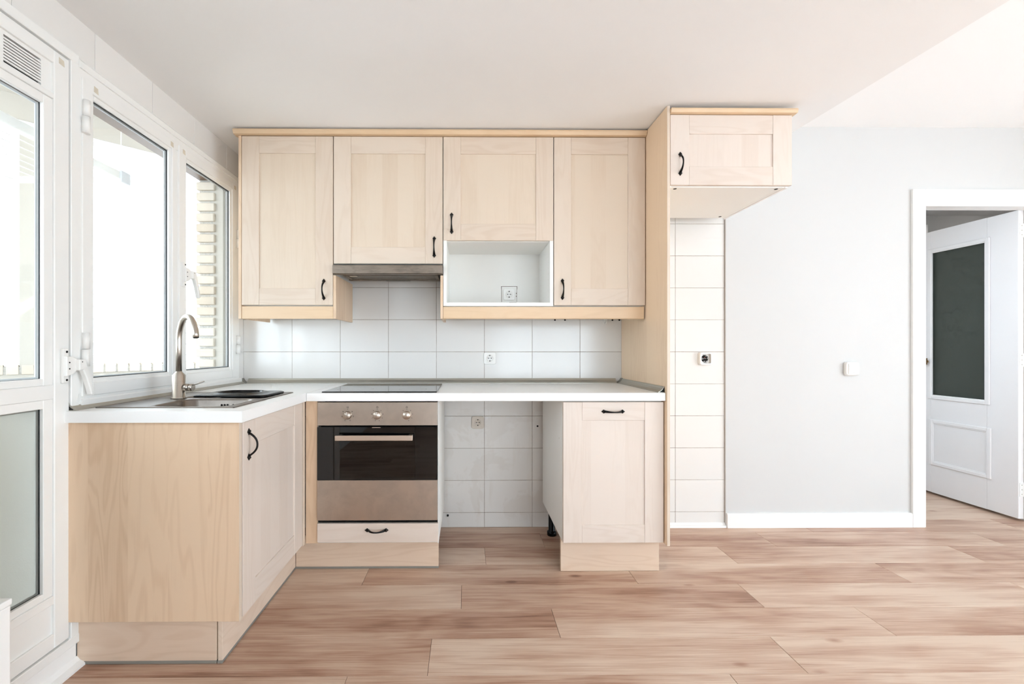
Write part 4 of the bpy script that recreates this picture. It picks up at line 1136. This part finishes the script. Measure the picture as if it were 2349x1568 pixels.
tp = thing('kitchen_tap', 'tall brushed steel swan-neck kitchen tap at the sink', 'tap', (-1.249, -0.868, RZ))
cx_, cy_ = -1.249, -0.868
MB().lathe([(0.0, 0.0), (0.031, 0.0), (0.031, 0.003), (0.0255, 0.006), (0.0255, 0.0995), (0.0125, 0.114), (0.011, 0.118), (0.0, 0.118)], (cx_, cy_, RZ), 'Z', 28).build('base', 'steel_tap', tp)
dirv = Vector((0.150, -0.125, 0)).normalized()
path = [Vector((cx_, cy_, RZ + 0.11)), Vector((cx_, cy_, 1.15))]
Rr = 0.098
for i in range(0, 17):
    a = R(180 - i * 165 / 16)
    path.append(Vector((cx_, cy_, 1.172)) + dirv * (Rr + Rr * math.cos(a)) + Vector((0, 0, Rr * math.sin(a))))
d = (path[-1] - path[-2]).normalized()
path.append(path[-1] + d * 0.018)
MB().tube(path, 0.0118, 16).build('spout', 'steel_tap', tp)
MB().lathe([(0.0, 0.0), (0.0088, 0.0), (0.0088, 0.0012)], tuple(path[-1]), 'Z', 14).build('aerator', 'dark_hole', tp)
MB().cyl((cx_ + 0.022, cy_, 0.968), (cx_ + 0.0445, cy_, 0.968), 0.0155, 20).build('valve', 'steel_tap', tp)
MB().cyl((cx_ + 0.0455, cy_, 0.968), (cx_ + 0.062, cy_, 0.968), 0.0155, 20).build('knob', 'steel_tap', tp)
MB().tube([(cx_ + 0.056, cy_ - 0.004, 0.976), (cx_ + 0.085, cy_ - 0.004, 0.985), (cx_ + 0.112, cy_ - 0.004, 0.994)], 0.0028, 8).build('lever', 'steel_tap', tp)

hob = thing('hob', 'flat black glass ceramic hob set on the long worktop', 'hob', (-0.44, -0.37, WT1))
MB().box(-0.717, -0.147, -0.606, -0.128, WT1 + 0.0003, WT1 + 0.006, 0.0015).build('glass_plate', 'hob_glass', hob)
b = MB()
for hx, hy, r_ in ((-0.58, -0.24, 0.075), (-0.58, -0.48, 0.09), (-0.28, -0.24, 0.10), (-0.28, -0.48, 0.07)):
    n_ = 48
    for j in range(n_):
        a0, a1 = 2 * math.pi * j / n_, 2 * math.pi * (j + 1) / n_
        vs = [b.bm.verts.new((hx + rr * math.cos(a), hy + rr * math.sin(a), WT1 + 0.0062)) for rr, a in ((r_, a0), (r_ + 0.0014, a0), (r_ + 0.0014, a1), (r_, a1))]
        b.bm.faces.new(vs)
tag(b.build('zone_rings', 'alu', hob), kind='stuff')

# ================================================================= SOCKETS AND SWITCHES
def plate_outline(cx_, cz_, w, r_=0.012): return rrect(cx_ - w / 2, cx_ + w / 2, cz_ - w / 2, cz_ + w / 2, r_, 5)
def socket(label, x, y, z, w=0.076, mat='plastic_white', group='schuko sockets'):
    s_ = thing('wall_socket', label, 'socket', (x, y, z), 'round-pin wall sockets')
    b = MB().prism(plate_outline(x, z, w), 'Y', y - 0.009, y, 0.002)
    b.build('plate', mat, s_)
    ro = 0.0205
    MB().lathe([(ro, 0.0115), (ro - 0.001, 0.0115), (ro - 0.0025, 0.0093), (0.0, 0.0093)], (x, y, z), '-Y', 28).build('well', mat, s_)
    MB().lathe([(ro + 0.0006, 0.0090), (ro + 0.0006, 0.0105), (ro - 0.0004, 0.0117), (ro - 0.0004, 0.0090)], (x, y, z), '-Y', 28).build('well_rim', 'plastic_aged', s_)
    b = MB()
    for dx, r_ in ((-0.0095, 0.0030), (0.0095, 0.0030), (0.0, 0.0018)): b.cyl((x + dx, y - 0.0092, z), (x + dx, y - 0.0098, z), r_, 10)
    for dz in (-0.0175, 0.0175): b.box(x - 0.0028, x + 0.0028, y - 0.0122, y - 0.009, z + dz - 0.003, z + dz + 0.003)
    b.build('pin_holes', 'dark_hole', s_)
    return s_
socket('white socket on the back of the open niche, its cut-out edges charred', 0.2665, UB - 0.0062, 1.474, 0.072)
socket('white socket on the tiles just above the long worktop', 0.148, -0.0002, 1.074)
socket('grimy socket on the stained tiles inside the appliance gap', 0.072, -0.0002, 0.667, 0.078, 'plastic_aged')
# opened junction box without its insert
js = thing('junction_box', 'white socket frame with its cover missing, bare terminals showing, on the tiles', 'socket', (1.516, 0, 1.071))
outl = rrect(1.516 - 0.040, 1.516 + 0.040, 1.071 - 0.041, 1.071 + 0.041, 0.014, 5); inn = rrect(1.516 - 0.029, 1.516 + 0.031, 1.071 - 0.030, 1.071 + 0.031, 0.008, 5)
b = MB(); bm = b.bm
Ls = []
for pts, y in ((outl, 0.0), (outl, -0.018), ([(1.516 + (u - 1.516) * 0.93, 1.071 + (w - 1.071) * 0.93) for u, w in outl], -0.026), (inn, -0.026), (inn, -0.004)):
    Ls.append([bm.verts.new((u, y, w)) for u, w in pts])
for A, B in zip(Ls[:-1], Ls[1:]):
    for k_ in range(len(A)): bm.faces.new((A[k_], A[(k_ + 1) % len(A)], B[(k_ + 1) % len(A)], B[k_]))
bm.faces.new(Ls[-1])
b.build('frame', 'plastic_white', js)
MB().lathe([(0.0, 0.0052), (0.0225, 0.0052), (0.0225, 0.004)], (1.518, 0, 1.071), '-Y', 24).build('box_hole', 'dark_hole', js)
b = MB()
for dx, dz, w, h in ((-0.006, -0.017, 0.009, 0.006), (0.009, -0.017, 0.009, 0.006), (-0.016, 0.0, 0.005, 0.012), (0.014, 0.003, 0.006, 0.010), (0.006, 0.016, 0.012, 0.004), (-0.002, 0.001, 0.016, 0.003), (0.016, -0.010, 0.004, 0.006), (-0.006, 0.023, 0.016, 0.003), (0.002, -0.024, 0.014, 0.003)):
    b.box(1.518 + dx - w / 2, 1.518 + dx + w / 2, -0.012, -0.005, 1.071 + dz - h / 2, 1.071 + dz + h / 2, 0.0008)
b.build('terminals', 'terminal', js)
MB().cyl((1.512, -0.013, 1.079), (1.516, -0.013, 1.079), 0.0022, 8).build('wire_end', 'wire_red', js)
sw = thing('light_switch', 'white double light switch on the bare plastered wall', 'switch', (2.441, -0.012, 1.007))
MB().prism(rrect(2.441 - 0.043, 2.441 + 0.043, 1.007 - 0.042, 1.007 + 0.042, 0.015, 5), 'Y', -0.038, -0.012, 0.005).build('housing', 'plastic_white', sw)
for x0, x1 in ((2.4105, 2.4418), (2.4426, 2.4735)):
    MB().box(x0, x1, -0.0425, -0.037, 0.975, 1.038, 0.0015).build('rocker', 'plastic_white', sw)
# bits left on the tiles: drill holes and a small adhesive hook
for lab, x, z in (('leftmost dark drill hole in the tile joint under the long pelmet', 0.563, 1.317), ('dark drill hole under the long pelmet, second from the niche', 0.627, 1.317),
             ('dark drill hole between the white hook and the tall panel', 0.930, 1.317), ('dark drill hole at the very edge of the tall panel', 0.974, 1.317), ('dark drill hole in the stained tiles of the appliance gap', 0.452, 0.642)):
    o = MB().lathe([(0.0058, 0.0), (0.0058, 0.0008), (0.0035, 0.0012), (0.0, 0.0005)], (0, 0, 0), '-Y', 14).build('drill_hole', 'dark_hole')
    o.location = (x, 0.0, z); tag(o, lab, 'drill hole', 'drill holes in the tiles')
hk = thing('wall_hook', 'small white plastic hook on the tiles under the long pelmet', 'hook', (0.883, 0, 1.30))
MB().box(0.874, 0.892, -0.004, 0.0, 1.290, 1.340, 0.002).build('back_plate', 'plastic_white', hk)
MB().tube([(0.883, -0.003, 1.298), (0.883, -0.012, 1.292), (0.884, -0.020, 1.298), (0.887, -0.023, 1.318)], [0.0055, 0.005, 0.0045, 0.003], 10).build('hook_arm', 'plastic_white', hk)
vv = thing('pipe_stub', 'small dark pipe stub low on the tiles in the appliance gap', 'pipe', (-0.118, 0, 0.078))
MB().lathe([(0.006, 0.0), (0.006, 0.010), (0.004, 0.012), (0.0, 0.012)], (-0.118, 0, 0.078), '-Y', 12).build('stub', 'dark_hole', vv)

# ---- white box at the left edge of the view, by the balcony door
sb = thing('storage_box', 'plain white box standing at the picture edge before the balcony door', 'box', (-1.32, -1.72, 0.0))
MB().box(-1.365, -1.242, -1.90, -1.575, 0.001, 0.438, 0.004, 2).build('box_body', 'gloss_white', sb)
MB().box(-1.367, -1.240, -1.902, -1.573, 0.439, 0.456, 0.003, 2).build('lid', 'gloss_white', sb)

# ---- ribbed radiator on the rear wall (mirrored in the oven glass)
rd = thing('radiator', 'white ribbed radiator on the wall behind the viewer', 'radiator', (-0.2, ROOM_Y0 + 0.1, 0.12))
for i in range(12):
    x = -0.75 + i * 0.08
    MB().box(x, x + 0.062, ROOM_Y0 + 0.04, ROOM_Y0 + 0.13, 0.14, 0.74, 0.02, 2).build('column', 'radiator', rd)
MB().cyl((-0.75, ROOM_Y0 + 0.085, 0.19), (0.20, ROOM_Y0 + 0.085, 0.19), 0.018, 10).build('pipe', 'radiator', rd)
MB().cyl((-0.75, ROOM_Y0 + 0.085, 0.69), (0.20, ROOM_Y0 + 0.085, 0.69), 0.018, 10).build('pipe', 'radiator', rd)
